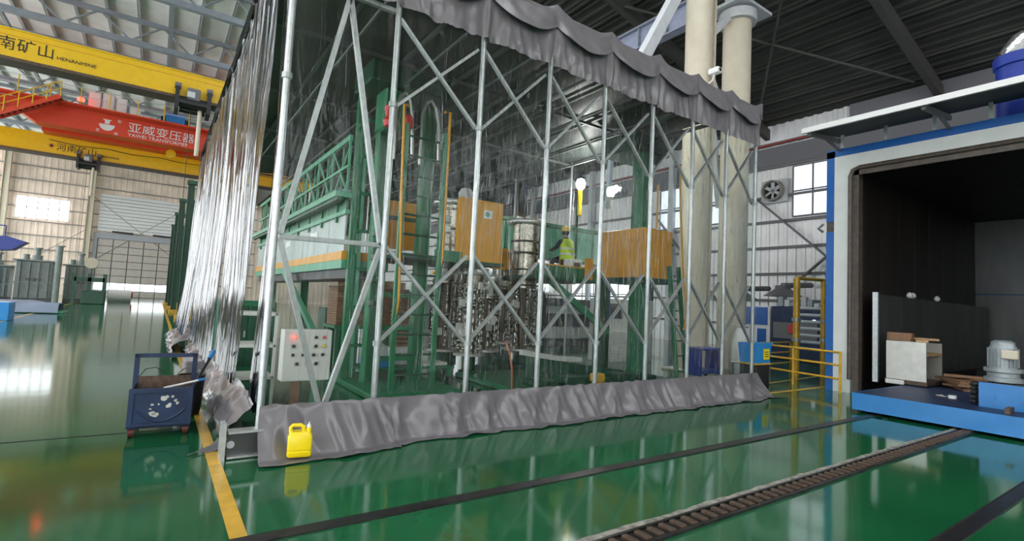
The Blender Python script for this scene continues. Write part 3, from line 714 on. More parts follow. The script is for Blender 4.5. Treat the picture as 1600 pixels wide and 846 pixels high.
rb = thing('rubber_pail', 'black pail behind the blue cart handle', 'pail', loc=(.45, 7.7, 0))
child(sm(MB().lathe([(.12, 0), (.15, .5), (.165, .5), (.155, .47), (.13, .05)], n=18).build('body', 'black')), rb)
child(sm(MB().path([(-.15*math.cos(a), 0, .48+.12*math.sin(a)) for a in [PI*i/8 for i in range(9)]], .01, 6).build('bail', 'girt')), rb)
pl = thing('ballast_block', 'dark grey slab on a pale base beside the left curtain', 'block', loc=(.72, 10.6, 0))
child(MB().cbox(-.2, -.35, .0, .2, .35, .12, .02).build('base', 'wood'), pl); child(MB().cbox(-.24, -.4, .12, .24, .4, .36, .03).build('body', 'tarp'), pl)
#SECTION3
# ================================================================== WINDING MACHINE WITH LADDER (left)
w = thing('winding_tower', 'green winding tower with ladder and orange guard panels, left in the enclosure', 'machine')
MB().ibeam((3.2, 8.9, 0), (3.2, 8.9, 5.4), .24, .26, .02, (1, 0, 0)).build('column', 'green', w)
MB().ibeam((4.05, 8.9, 0), (4.05, 8.9, 5.4), .2, .22, .02, (1, 0, 0)).build('column', 'green', w)
MB().box(2.83, 9.34, 0, 2.95, 9.46, 5.6).build('column', 'green', w)
MB().box(2.98, 9.34, 0, 3.04, 9.40, 4.6).build('column', 'lgreen', w)
MB().cbox(2.7, 8.35, 5.3, 4.2, 9.3, 5.66, .03).build('head_box', 'dgreen', w)
MB().cbox(3.02, 8.5, 4.55, 3.4, 9.0, 5.3, .04).build('drive_housing', 'green', w)
for z in (.7, 1.4, 2.1, 2.8, 3.5, 4.2, 4.9): MB().box(2.95, 9.3, z-.03, 3.3, 9.36, z+.03).build('cross_tie', 'green', w)
for z in (.5, 1.05, 1.65): MB().box(3.2, 8.86, z-.04, 4.05, 8.93, z+.04).build('cross_tie', 'green', w)
for z in (1.5, 1.9, 2.3, 2.7): MB().cbox(3.02, 8.6, z-.06, 3.14, 8.78, z+.06, .02).build('bracket', 'dgreen', w)
lx0, lx1, ly = 3.2, 3.93, 7.9
for x in (lx0, lx1): MB().box(x-.04, ly-.03, 0, x+.04, ly+.03, 4.5).build('ladder_rail', 'green', w)
rg = MB().tube((lx0, ly, 0), (lx1, ly, 0), .02, 8).build('rung', 'dgreen', w, loc=(0, 0, .35))
for k in range(1, 13): inst(rg, w, (0, 0, .35+k*.33))
yh = lambda x, s: [(x-.1*s, ly-.02, 4.86), (x, ly-.02, 4.88), (x, ly-.02, 2.35), (x-.02*s, ly, 2.15), (x-.1*s, ly+.1, 2.05)]
sm(MB().path(yh(3.98, 1), .026, 8).build('handrail', 'orange', w))
sm(MB().path([(3.22, ly-.02, 4.8), (3.13, ly-.02, 4.8), (3.17, ly-.02, 3.4), (3.24, ly-.02, 1.55), (3.2, ly, 1.25)], .026, 8).build('handrail', 'orange', w))
MB().box(3.3, 8.25, 2.3, 5.5, 10.1, 2.36).build('deck', 'dgreen', w)
MB().box(4.02, 8.22, 2.3, 4.55, 8.28, 2.5).build('kick_plate', 'green', w)
MB().cbox(4.5, 8.28, 2.32, 5.45, 8.34, 3.54, .008).build('guard_panel', 'orange', w)
MB().cbox(4.5, 8.34, 2.32, 4.54, 8.42, 3.52, .008).build('guard_panel', 'orange', w)
st = MB().box(5.02, 8.272, 3.2, 5.2, 8.28, 3.36).build('sticker', 'white', w)
MB().tube((5.09, 8.268, 3.28), (5.09, 8.272, 3.28), .05, 14).build('sticker_mark', 'lgreen', st)
MB().cbox(3.45, 9.98, 2.6, 4.5, 10.02, 3.22, .008).build('guard_panel', 'orange', w)
MB().cbox(3.45, 9.98, 3.26, 4.5, 10.02, 3.6, .008).build('guard_panel', 'orange', w)
MB().box(3.35, 9.94, 3.2, 4.6, 9.98, 3.28).build('guard_rail', 'dgreen', w)
MB().cbox(2.8, 7.7, 0, 4.4, 10.2, .1, .02).build('base_frame', 'green', w)
for x, r in ((3.35, .3), (3.85, .33)):
    sm(MB().path([(x-r*.5, 8.4, 4.0), (x-r*.5, 8.4, 4.9), (x-r*.3, 8.4, 5.15), (x, 8.4, 5.22), (x+r*.3, 8.4, 5.1), (x+r*.5, 8.4, 4.8), (x+r*.62, 8.4, 4.1)], .03, 8).build('hose', 'steel', w))
sm(MB().lathe([(.02, 0), (.08, .03), (.1, .12), (.05, .2), (.07, .24), (.09, .36), (.03, .42)], (3.0, 8.2, 4.45), 12).build('hook_block', 'redp', w))
sm(MB().lathe([(.02, 0), (.07, .03), (.07, .2), (.03, .26)], (3.4, 8.3, 4.55), 12).build('hook_block', 'redp', w))

# long travelling beam along the left, truss railing on top
g = thing('gantry_beam', 'long green beam with lattice top and bright steel side, left in the enclosure', 'machine')
gx = 2.75
MB().box(gx, 9.5, 2.1, gx+.9, 19.4, 2.26).build('bottom_beam', 'lgreen', g)
MB().box(gx-.01, 9.5, 2.26, gx+.9, 19.4, 2.42).build('stripe_rail', 'orange', g)
for k in range(9):
    y = 9.52+k*1.1
    MB().box(gx+.03, y, 2.42, gx+.06, y+1.08, 3.1).build('side_panel', 'shiny', g)
    MB().box(gx-.01, y+.5, 3.0, gx+.05, y+.58, 3.35).build('stiffener', 'green', g)
MB().box(gx-.02, 9.4, 3.1, gx+.06, 19.4, 3.18).build('band', 'lgreen', g)
MB().box(gx+.02, 9.5, 3.18, gx+.06, 19.4, 3.42).build('upper_panel', 'green', g)
MB().box(gx-.22, 9.4, 3.4, gx+.1, 19.4, 3.5).build('ledge', 'lgreen', g)
MB().box(gx-.18, 9.4, 3.34, gx-.1, 19.4, 3.4).build('ledge_lip', 'dgreen', g)
MB().box(gx-.03, 9.4, 4.48, gx+.03, 19.4, 4.58).build('top_chord', 'lgreen', g)
MB().box(gx-.02, 9.4, 3.98, gx+.02, 19.4, 4.03).build('mid_chord', 'lgreen', g)
for k in range(9):
    y = 9.45+k*1.1
    MB().box(gx-.02, y-.02, 3.5, gx+.02, y+.02, 4.5).build('lattice_post', 'lgreen', g)
    MB().bar((gx, y, 3.5), (gx, y+1.1, 4.5), .03, .03).build('lattice_bar', 'lgreen', g)
    MB().bar((gx+.03, y, 4.5), (gx+.03, y+1.1, 3.5), .03, .03).build('lattice_bar', 'lgreen', g)
    MB().bar((gx+.04, y+.55, 3.5), (gx+.04, y+.55, 4.5), .025, .025).build('lattice_bar', 'lgreen', g)
for y in (10.2, 14.5, 19.):
    MB().ibeam((gx+.5, y, 0), (gx+.5, y, 2.1), .2, .2, .02, (1, 0, 0)).build('leg', 'green', g)
MB().bar((gx-.1, 14.0, 2.1), (gx-.1, 10.6, .8), .1, .12).build('diagonal_strut', 'lgreen', g)
MB().bar((gx-.1, 10.6, .8), (gx-.1, 10.2, .0), .1, .12).build('diagonal_strut', 'lgreen', g)
MB().box(gx+.1, 9.5, 1.92, gx+.8, 19.4, 2.1).build('underside', 'black', g)
for y in (11.5, 14.2, 16.9):
    MB().box(gx+.02, y-.012, 2.8, gx+.026, y+.6, 2.95).build('mark', 'white', g)

# ================================================================== COIL COLUMNS
def coil(name, x, y, r, ztop, label, seed, zsplit=2.0):
    t = thing(name, label, 'coil column', 'coil columns in the enclosure')
    rnd = random.Random(seed)
    sm(MB().lathe([(r*.9, 0), (r*.9, .12), (r*.6, .14), (r*.6, .45)], (x, y, 0), 24).build('pedestal', 'dgreen', t))
    sm(MB().lathe([(r*1.45, .45), (r*1.45, .5)], (x, y, 0), 28).build('base_ring', 'steel', t))
    sm(MB().lathe([(r, zsplit), (r, ztop-.1)], (x, y, 0), 24).build('drum', 'chrome', t))
    z = zsplit+.05
    while z < ztop-.05:
        R = r*(1.12 if rnd.random() < .6 else 1.3)
        sm(MB().lathe([(R, z), (R*1.02, z+.02), (R, z+.04)], (x, y, 0), 24).build('drum_ring', 'chrome', t))
        z += rnd.uniform(.28, .5)
    sm(MB().lathe([(r*1.4, ztop-.1), (r*1.45, ztop-.06), (r*1.4, ztop)], (x, y, 0), 28).build('top_flange', 'steel', t))
    n = 9
    for k in range(n):
        a = 2*PI*k/n+.2; rx, ry = x+r*1.02*math.cos(a), y+r*1.02*math.sin(a)
        prof = [(.02, .5)]; z = .55
        while z < zsplit:
            q = rnd.uniform(.028, .06); prof += [(.022, z), (q, z+.03), (q, z+.07), (.022, z+.1)]; z += rnd.uniform(.13, .22)
        prof.append((.02, zsplit+.02))
        sm(MB().lathe(prof, (rx, ry, 0), 8).build('spindle_rod', 'chrome', t), 50)
    sm(MB().lathe([(r*.45, .5), (r*.45, zsplit)], (x, y, 0), 16).build('core', 'rust', t))
    for k in range(5):
        a = rnd.uniform(PI, 2*PI); z = rnd.uniform(.8, ztop-.4)
        MB().cbox(x+r*1.25*math.cos(a)-.06, y+r*1.25*math.sin(a)-.05, z, x+r*1.25*math.cos(a)+.06, y+r*1.25*math.sin(a)+.05, z+.16, .01).build('clamp_block', 'steel' if k % 2 else 'cabinet', t)
    for k in range(4):
        a = k*PI/2+.5
        MB().bar((x, y, ztop+.02), (x+r*1.6*math.cos(a), y+r*1.6*math.sin(a), ztop+.02), .06, .05).build('top_arm', 'steel', t)
    return t
coil('coil_column', 5.5, 10.6, .28, 3.92, 'steel coil column with dark rings left of the tall orange panel', 1)
coil('coil_column', 5.62, 9.6, .24, 2.28, 'short coil column standing under the tall orange panel', 2, 1.9)
coil('coil_column', 7.65, 10.5, .34, 3.72, 'tall steel coil column with wide flanges left of the worker', 3)
coil('coil_column', 6.55, 12.4, .3, 3.2, 'coil column farther back between the two taller ones', 4)
coil('coil_column', 6.45, 10.3, .24, 2.2, 'low coil column between the orange panel and the tall flanged column', 5, 1.7)
coil('coil_column', 8.3, 12.3, .3, 2.9, 'coil column behind the tall flanged one, half hidden', 6)
# white wrapped bundles on two of them
for x, y, z, lb in ((5.75, 10.35, 3.94, 'white crumpled wrap on top of the left coil column'), (6.35, 10.3, 0.0, '')):
    if lb:
        o = sm(MB().lathe([(.05, 0), (.16, .05), (.18, .16), (.12, .27), (.03, .3)], (x, y, z), 14).build('wrapped_bundle', 'sack')); tag(o, lb, 'bundle')

# ================================================================== RIGHT WINDING MACHINE
w = thing('winding_platform', 'green winding platform with large orange box guard, right in the enclosure', 'machine')
ny = 7.5
MB().cbox(8.72, ny, 2.32, 9.62, ny+.05, 3.42, .008).build('guard_panel', 'orange', w)
MB().cbox(8.68, ny, 2.32, 8.72, ny+1.35, 3.42, .008).build('guard_panel', 'orange', w)
MB().box(8.7, ny+.02, 2.2, 9.62, ny+1.4, 2.32).build('deck', 'dgreen', w)
MB().box(6.75, 8.9, 2.18, 8.75, 10.9, 2.26).build('deck', 'dgreen', w)
for k in range(16): MB().box(6.78+k*.122, 8.86, 2.2, 6.86+k*.122, 8.9, 2.5).build('kick_slat', 'green', w)
MB().box(6.75, 8.87, 2.48, 8.7, 8.91, 2.53).build('toe_edge', 'orange', w)
MB().cbox(8.2, 8.84, 2.25, 8.45, 8.88, 2.75, .008).build('guard_panel', 'orange', w)
MB().cbox(6.8, 10.8, 2.45, 7.5, 10.84, 3.0, .01).build('guard_panel', 'orange', w)
MB().cbox(8.3, 9.9, 2.3, 8.7, 9.94, 3.0, .01).build('guard_panel', 'orange', w)
MB().ibeam((8.55, 8.6, 0), (8.55, 8.6, 2.2), .26, .26, .02, (1, 0, 0)).build('column', 'dgreen', w)
MB().cbox(8.85, 7.75, 0, 9.15, 8.05, 5.6, .02).build('column', 'green', w)
MB().cbox(9.3, 8.1, 0, 9.6, 8.5, 5.6, .02).build('column', 'dgreen', w)
MB().cbox(8.5, 7.7, 5.2, 9.7, 8.8, 5.62, .03).build('head_box', 'dgreen', w)
MB().bar((7.05, 8.7, 2.15), (8.55, 8.4, 1.05), .1, .14).build('diagonal_strut', 'green', w)
for x in (9.42, 9.74):
    MB().bar((x-.15, 7.3, 2.6), (x+.05, 7.15, 0), .05, .09, (0, 1, 0)).build('ladder_rail', 'green', w)
for k in range(7):
    z = .3+k*.33; f_ = 1-z/2.6
    MB().tube((9.27+.2*f_, 7.3-.15*f_, z), (9.59+.2*f_, 7.3-.15*f_, z), .018, 6).build('rung', 'green', w)
sm(MB().path([(9.5, 7.25, 4.9), (9.55, 7.25, 3.9), (9.62, 7.2, 2.6), (9.72, 7.15, 1.7), (9.66, 7.12, 1.35), (9.6, 7.12, 1.2)], .025, 8).build('handrail', 'orange', w))
sm(MB().path([(9.0, 7.45, 4.4), (9.0, 7.45, 3.42)], .022, 8).build('handrail', 'orange', w))
MB().prism([(6.3, .1), (8.9, .1), (8.9, .2), (7.2, .42), (6.3, .55)], 8.2, 8.5).build('sloped_base', 'dgreen', w)
MB().prism([(6.3, .55), (7.2, .42), (7.9, .38), (7.9, .48), (7.2, .52), (6.3, .66)], 8.5, 8.7).build('edge_tray', 'cabinet', w)
MB().cbox(5.3, 7.2, 0, 9.7, 9.6, .1, .02).build('base_frame', 'green', w)
for k in range(5): MB().cbox(5.8+k*.7, 7.4, .1, 6.3+k*.7, 7.9, .2+.05*(k % 2), .02).build('base_block', 'dgreen', w)

# cross beam behind the worker and a work lamp
g = thing('cross_beam', 'pale green box beam on posts behind the worker', 'machine')
MB().cbox(8.1, 12.9, 3.1, 16.5, 13.5, 4.15, .03).build('box_beam', 'lgreen', g)
MB().box(8.1, 12.8, 4.15, 16.5, 13.6, 4.25).build('flange', 'green', g)
for k in range(7): MB().box(8.6+k*1.2, 12.86, 3.1, 8.68+k*1.2, 12.9, 4.15).build('stiffener', 'green', g)
for x in (8.6, 15.6): MB().ibeam((x, 13.2, 0), (x, 13.2, 3.1), .25, .25, .02, (1, 0, 0)).build('post', 'dgreen', g)
lp = thing('work_lamp', 'bright white work lamp on a yellow stick above the worker', 'lamp', loc=(9.35, 10.4, 4.1))
child(MB().cbox(-.05, -.03, .0, .05, .05, .7, .01).build('stick', 'jug'), lp)
child(sm(MB().lathe([(.05, .72), (.11, .78), (.13, .9), (.09, 1.0), (.03, 1.02)], n=16).build('lens', 'lampglow')), lp)
child(MB().box(-.06, .05, -1.9, .0, .1, .3).build('post', 'dgreen'), lp)
l = bpy.data.lights.new('work_lamp_light', 'POINT'); l.energy = 90; l.shadow_soft_size = .12; l.color = (1, .98, .95)
o = bpy.data.objects.new('work_lamp_light', l); C.objects.link(o); o.parent = lp; o.location = (0, -.25, .9)

# ================================================================== WORKER (seated, seen from behind)
pw = thing('person', 'worker in yellow helmet and lime safety vest seated with back turned', 'person', loc=(8.42, 9.75, 2.26))
def skin_body():
    J = [ # pos, radius
        ((0, 0, .52), (.15, .12)), ((0, .02, .68), (.15, .11)), ((0, .05, .84), (.16, .11)), ((0, .07, .97), (.15, .10)), ((0, .09, 1.05), (.055, .055)), ((0, .11, 1.12), (.055, .058)),
        ((0, .125, 1.20), (.08, .1)), ((0, .13, 1.28), (.07, .09)),
        ((-.17, .07, .96), (.07, .07)), ((-.27, .14, .80), (.055, .055)), ((-.24, .36, .74), (.042, .042)), ((-.2, .45, .76), (.03, .045)),
        ((.17, .07, .96), (.07, .07)), ((.29, .16, .84), (.055, .055)), ((.34, .38, .82), (.042, .042)), ((.33, .47, .84), (.03, .045)),
        ((-.1, .02, .5), (.1, .1)), ((-.16, .42, .5), (.075, .08)), ((-.16, .4, .1), (.05, .055)), ((-.16, .55, .05), (.04, .045)),
        ((.1, .02, .5), (.1, .1)), ((.18, .42, .5), (.075, .08)), ((.18, .4, .1), (.05, .055)), ((.18, .55, .05), (.04, .045)),
        ((0, .245, 1.2), (.016, .016)), ((-.085, .13, 1.2), (.014, .03)), ((.085, .13, 1.2), (.014, .03)),
    ]
    E_ = [(0,1),(1,2),(2,3),(3,4),(4,5),(5,6),(6,7),(3,8),(8,9),(9,10),(10,11),(3,12),(12,13),(13,14),(14,15),(0,16),(16,17),(17,18),(18,19),(0,20),(20,21),(21,22),(22,23),(6,24),(6,25),(6,26)]
    for base, sgn in ((11, -1), (15, 1)):       # fingers and thumb
        bp_ = Vector(J[base][0])
        for k in range(4):
            i0 = len(J); dz = .024*(1.5-k); ln = (.07, .08, .075, .055)[k]
            J.append(((bp_.x, bp_.y+ln*.6, bp_.z+dz), (.009, .009))); J.append(((bp_.x-sgn*.012, bp_.y+ln, bp_.z+dz-.022), (.008, .008)))
            E_.extend(((base, i0), (i0, i0+1)))
        i0 = len(J); J.append(((bp_.x-sgn*.035, bp_.y+.015, bp_.z+.03), (.01, .01))); J.append(((bp_.x-sgn*.04, bp_.y+.045, bp_.z+.03), (.009, .009)))
        E_.extend(((base, i0), (i0, i0+1)))
    me = bpy.data.meshes.new('body'); me.from_pydata([j[0] for j in J], E_, [])
    o = bpy.data.objects.new('body', me); C.objects.link(o)
    md = o.modifiers.new('s', 'SKIN'); md.use_smooth_shade = True
    for i, j in enumerate(J): me.skin_vertices[0].data[i].radius = j[1]
    me.skin_vertices[0].data[0].use_root = True
    sb = o.modifiers.new('d', 'SUBSURF'); sb.levels = 2; sb.render_levels = 2
    bpy.context.view_layer.update()
    m2 = bpy.data.meshes.new_from_object(o.evaluated_get(bpy.context.evaluated_depsgraph_get()))
    bpy.data.objects.remove(o)
    o = bpy.data.objects.new('body', m2); C.objects.link(o); m2.materials.clear()
    m2.materials.append(M['navy']); m2.materials.append(M['skin'])
    for p in m2.polygons:
        c = p.center; p.use_smooth = True
        p.material_index = 1 if (c.z > 1.07 or (c.y > .42 and c.z > .68)) else 0
    return o
child(skin_body(), pw)
def ell(rx, ry, cx, cy, z, n=24): return [(cx+rx*math.cos(2*PI*i/n), cy+ry*math.sin(2*PI*i/n), z) for i in range(n)]
def vest_rings(zs):
    b = MB(); vs = []
    for z, rx, ry, cy in zs: vs += ell(rx, ry, 0, cy, z)
    n = 24; b.add(vs, [(k*n+i, k*n+(i+1) % n, (k+1)*n+(i+1) % n, (k+1)*n+i) for k in range(len(zs)-1) for i in range(n)]); return b
v_ = child(sm(vest_rings([(.5, .2, .165, .0), (.62, .205, .165, .015), (.75, .21, .165, .035), (.88, .215, .16, .055), (.98, .2, .14, .07), (1.04, .12, .11, .08)]).build('vest', 'vest')), pw)
for z, cy in ((.62, .015), (.76, .036)):
    o = sm(vest_rings([(z, .212, .172, cy), (z+.045, .212, .172, cy+.005)]).build('reflective_band', 'reflective')); child(o, v_)
hm = child(sm(MB().lathe([(.125, .0), (.128, .015), (.108, .02), (.106, .07), (.085, .115), (.045, .14), (.005, .146)], (0, .125, 1.235), 22).build('helmet', 'helmet')), pw)
child(sm(MB().lathe([(.001, 0), (.009, .003), (.009, .012), (.001, .016)], (-.035, .225, 1.208), 8).build('eye', 'white')), pw)
child(sm(MB().lathe([(.001, 0), (.009, .003), (.009, .012), (.001, .016)], (.035, .225, 1.208), 8).build('eye', 'white')), pw)
child(MB().box(-.03, .222, 1.145, .03, .23, 1.152).build('mouth', 'redp'), pw)
child(sm(MB().lathe([(.07, .0), (.092, .03), (.098, .09), (.095, .12)], (0, .115, 1.14), 16).build('hair', 'black')), pw)
stl = thing('stool', 'low round stool under the worker on the green deck', 'stool', loc=(8.42, 9.75, 2.26))
child(sm(MB().lathe([(.17, .36), (.18, .4), (.16, .42)], n=18).build('seat', 'black')), stl)
for k in range(4):
    a = PI/4+k*PI/2; child(MB().tube((.1*math.cos(a), .1*math.sin(a), .36), (.16*math.cos(a), .16*math.sin(a), 0), .014, 6).build('leg', 'girt'), stl)
bx = thing('white_crate', 'small white plastic box beside the seated worker on the platform', 'box', loc=(8.25, 9.35, 2.26))
child(MB().cbox(-.18, -.15, 0, .18, .15, .48, .02).build('body', 'jugw'), bx); child(MB().box(-.1, -.16, .2, .1, -.15, .4).build('opening', 'girt'), bx)

# ================================================================== SMALL ITEMS INSIDE
cp = thing('control_panel', 'light grey control panel with red lamp and rows of switches on a post', 'control panel', loc=(1.77, 7.4, 0))
child(MB().cbox(-.32, 0, .4, .32, .22, 1.1, .012).build('box', 'cabinet'), cp)
child(MB().box(-.16, .05, 0, -.06, .17, .4).build('post', 'brown'), cp)
child(MB().cbox(-.3, -.02, 0, .02, .28, .04, .01).build('foot', 'dgreen'), cp)
for i, (x, z, m) in enumerate(((-.19, 1.0, 'redglow'), (.1, 1.0, 'black'), (.21, 1.0, 'redp'), (-.19, .88, 'black'), (.1, .88, 'black'), (.21, .88, 'jug'), (-.19, .76, 'black'), (-.06, .76, 'black'), (.08, .76, 'black'), (.2, .76, 'black'), (-.13, .64, 'black'), (.0, .64, 'black'), (.12, .64, 'black'))):
    k_ = child(sm(MB().tube((x, -.03, z), (x, 0, z), .02, 12).build('indicator_lamp' if i == 0 else 'switch', m)), cp)
    p_ = child(MB().box(x-.028, -.006, z-.028, x+.028, 0, z+.028).build('switch_plate', 'steel'), cp)
bd = None
zz = .9
for k in range(15):
    b_ = MB().box(3.5+.04*nz(k, 1), 12.2+.05*nz(k, 2), zz, 5.3+.06*nz(k, 3), 13.0, zz+.055).build('pressboard_sheet', 'brown')
    tag(b_, 'brown pressboard sheet in the stack behind the ladder', 'board', 'brown boards stacked behind the ladder'); zz += .062
rk = thing('board_trestle', 'low green trestle under the stack of brown boards', 'trestle')
MB().box(3.45, 12.1, .82, 5.35, 13.1, .89).build('top', 'green', rk)
for x in (3.55, 5.2):
    for y in (12.2, 12.95): MB().box(x-.05, y-.05, 0, x+.05, y+.05, .82).build('leg', 'green', rk)
zz = 1.83
for k in range(3):
    b_ = MB().box(3.7, 12.25, zz, 5.2, 12.95, zz+.05).build('pale_plank', 'wood'); tag(b_, 'pale plank on top of the brown board stack', 'plank', 'pale planks on the board stack'); zz += .055
zz = .5
for k in range(9):
    b_ = MB().box(4.55+.05*nz(k, 8), 11.0+.1*nz(k, 9), zz, 5.15+.08*nz(k, 5), 11.5, zz+.06).build('insulation_strip', 'brown')
    tag(b_, 'short brown insulation strip piled right of the ladder', 'board', 'insulation strips right of the ladder'); zz += .095
st_ = thing('strip_stand', 'small dark stand holding the pile of short brown strips', 'stand'); MB().box(4.5, 10.95, .42, 5.2, 11.55, .49).build('top', 'dgreen', st_)
for x in (4.55, 5.1):
    for y in (11.0, 11.5): MB().box(x, y, 0, x+.05, y+.05, .42).build('leg', 'dgreen', st_)
tb = thing('work_table', 'low green work table behind the ladder with crate and papers', 'table')
MB().box(3.1, 9.08, .26, 5.0, 9.9, .3).build('top', 'green', tb)
for x in (3.16, 4.9):
    for y in (9.14, 9.82): MB().box(x-.04, y-.04, .1, x+.04, y+.04, .26).build('leg', 'green', tb)
cr = thing('blue_crate', 'small blue crate holding a white sack, on the green work table', 'crate', loc=(3.45, 9.32, .3))
child(MB().cbox(-.24, -.16, 0, .24, .16, .19, .015).build('body', 'bin'), cr)
o = sm(MB().lathe([(.1, 0), (.24, .06), (.22, .2), (.1, .3), (.02, .31)], (3.45, 9.32, .46), 16, 1, .65).build('white_sack', 'sack')); tag(o, 'white sack bulging out of the small blue crate', 'sack')
o = MB().bar((4.3, 9.3, .335), (4.85, 9.35, .345), .4, .05).build('white_board', 'cabinet'); tag(o, 'white board lying on the green work table', 'board')
o = MB().cbox(3.8, 9.5, .3, 4.3, 9.85, .62, .01).build('white_carton', 'sack'); tag(o, 'white carton at the back of the green work table', 'carton')
o = MB().cbox(5.5, 11.3, 0, 6.1, 11.8, .85, .02).build('pale_cabinet', 'cabinet'); tag(o, 'low pale cabinet beyond the short coil column', 'cabinet')
yb = thing('yellow_block', 'small yellow block just behind the front film', 'block', loc=(5.92, 6.0, 0))
child(MB().cbox(-.07, -.07, 0, .07, .07, .42, .01).build('foot', 'line'), yb); child(MB().cbox(-.1, -.08, .42, .1, .08, .55, .015).build('head', 'line'), yb)
op = sm(MB().path([(5.1, 7.2, .1), (5.08, 7.2, .5), (5.05, 7.25, .75), (4.98, 7.3, .95)], .018, 8).build('copper_pipe', mat('copper', (.55, .2, .1), .35, metal=.6))); tag(op, 'thin copper coloured pipe standing in front of the coil columns', 'pipe')
ws = thing('white_stand', 'white metal shelf stand seen through the gap in the left curtain', 'stand', loc=(1.2, 8.3, 0))
for z in (.35, .8, 1.25): child(MB().cbox(-.28, -.3, z, .28, .3, z+.05, .01).build('shelf', 'cabinet'), ws)
for x in (-.26, .26):
    for y in (-.28, .28): child(MB().box(x-.02, y-.02, 0, x+.02, y+.02, 1.3).build('leg', 'cabinet'), ws)
for k, (x, y, h) in enumerate(((1.5, 11.5, 1.4), (1.4, 14, 1.1), (6.2, 15, 1.8), (7.8, 15.5, 2.1), (4.6, 15.8, 1.2))):
    t = thing('machine_block', ('green machine cabinet in the left bay behind the curtain', 'low green machine cabinet deep behind the left curtain', 'dark machine cabinet far behind the coil columns', 'tall dark machine cabinet at the back of the enclosure', 'low dark machine cabinet below the long beam')[k], 'cabinet')
    MB().cbox(x-.5, y-.4, 0, x+.5, y+.4, h, .02).build('body', 'green' if k < 2 else 'dgreen', t)
    MB().cbox(x-.45, y-.43, .15, x+.0, y-.4, h-.1, .008).build('door', 'dgreen', t); MB().cbox(x+.03, y-.43, .15, x+.45, y-.4, h-.1, .008).build('door', 'dgreen', t)
    MB().box(x-.06, y-.45, h*.5, x-.03, y-.43, h*.5+.12).build('handle', 'steel', t)

# ================================================================== OVEN
ov = thing('drying_oven', 'large blue and white industrial oven with dark open interior', 'oven')
OX, OY0, OY1 = 12.7, -.55, 5.57; OD = 21.6
MB().box(OX, OY1-.18, 0, OX+.4, OY1, 3.62).build('frame_post', 'oblue', ov)
MB().box(OX, OY1-.18, 3.85, OX+.4, OY1, 5.5).build('frame_post', 'oblue', ov)
MB().box(OX+.02, OY1-.16, 3.62, OX+.4, OY1, 3.85).build('latch_block', 'oseal', ov)
sm(MB().path([(OX-.04, OY1+.05, 3.62), (OX-.12, OY1+.12, 3.7), (OX-.04, OY1+.05, 3.8)], .03, 6).build('latch_ring', 'girt', ov))
MB().box(OX, OY0, 0, OX+.4, OY0+.18, 5.5).build('frame_post', 'oblue', ov)
MB().box(OX, OY0, 5.35, OX+.4, OY1, 5.53).build('frame_lintel', 'oblue', ov)
MB().box(OX-.03, OY1-.52, .0, OX+.35, OY1-.18, 5.35).build('white_jamb', 'owhite', ov)
MB().box(OX-.03, OY0+.18, .0, OX+.35, OY0+.52, 5.35).build('white_jamb', 'owhite', ov)
MB().box(OX-.03, OY0+.52, 5.02, OX+.35, OY1-.52, 5.35).build('white_lintel', 'owhite', ov)
IY0, IY1, IZ = OY0+.52, OY1-.52, 5.02
sm(MB().path([(OX-.05, IY1, .3), (OX-.05, IY1, IZ-.18), (OX-.05, IY1-.05, IZ-.05), (OX-.05, IY1-.18, IZ), (OX-.05, IY0+.18, IZ), (OX-.05, IY0+.05, IZ-.05), (OX-.05, IY0, IZ-.18), (OX-.05, IY0, .3)], .05, 8).build('door_seal', 'oseal', ov))
MB().box(OX+.3, IY1-.1, .0, OX+.36, IY1, IZ).box(OX-.02, IY1-.16, 0, OX+.02, IY1-.05, IZ-.05).build('inner_frame', 'oseal', ov)
MB().box(OX-.02, IY0, IZ-.16, OX+.02, IY1, IZ-.04).build('inner_frame', 'oseal', ov)
np_ = 8
for k in range(np_):
    x0 = OX+.36+(OD-OX-.36)*k/np_; x1 = OX+.36+(OD-OX-.36)*(k+1)/np_
    MB().box(x0+.01, IY1-.08, .0, x1-.01, IY1+.02, IZ).build('lining_panel', 'odark', ov)
    MB().box(x0+.01, IY0-.02, .0, x1-.01, IY0+.08, IZ).build('lining_panel', 'odark', ov)
    MB().box(x0+.01, IY0, IZ-.08, x1-.01, IY1, IZ+.02).build('roof_panel', 'odark', ov)
for k in range(4):
    y0 = IY0+(IY1-IY0)*k/4
    for z0, z1 in ((0, 2.6), (2.63, IZ)): MB().box(OD-.1, y0+.01, z0, OD, y0+(IY1-IY0)/4-.01, z1).build('rear_panel', 'oplate', ov)
MB().box(OX+.36, IY1+.04, 0, OD+.1, OY1, 5.4).box(OX+.36, OY0, 0, OD+.1, IY0-.04, 5.4).box(OX+.36, OY0, IZ+.06, OD+.1, OY1, 5.4).box(OD+.01, IY0-.04, 0, OD+.1, IY1+.04, IZ+.06).build('outer_shell', 'oblue', ov)
MB().box(OX+.1, IY0+.1, 0, OD-.1, IY1-.1, .02).build('oven_floor', 'odark', ov)
for k in range(6):
    x0 = OX+.25+k*1.38
    MB().box(x0, IY1-.42, .35, x0+1.35, IY1-.38, 2.2).build('baffle_plate', 'oplate', ov)
MB().box(OX+.2, IY1-.45, .3, OX+.27, IY1-.35, 2.24).build('baffle_edge', 'galv', ov)
for k, x in enumerate((14.9, 15.1, 16.8)):
    sm(MB().lathe([(.03, 0), (.07, .04), (.06, .1), (.02, .14)], (x, IY1-.4, 2.2), 10).build('rag_bit', 'sack', ov))
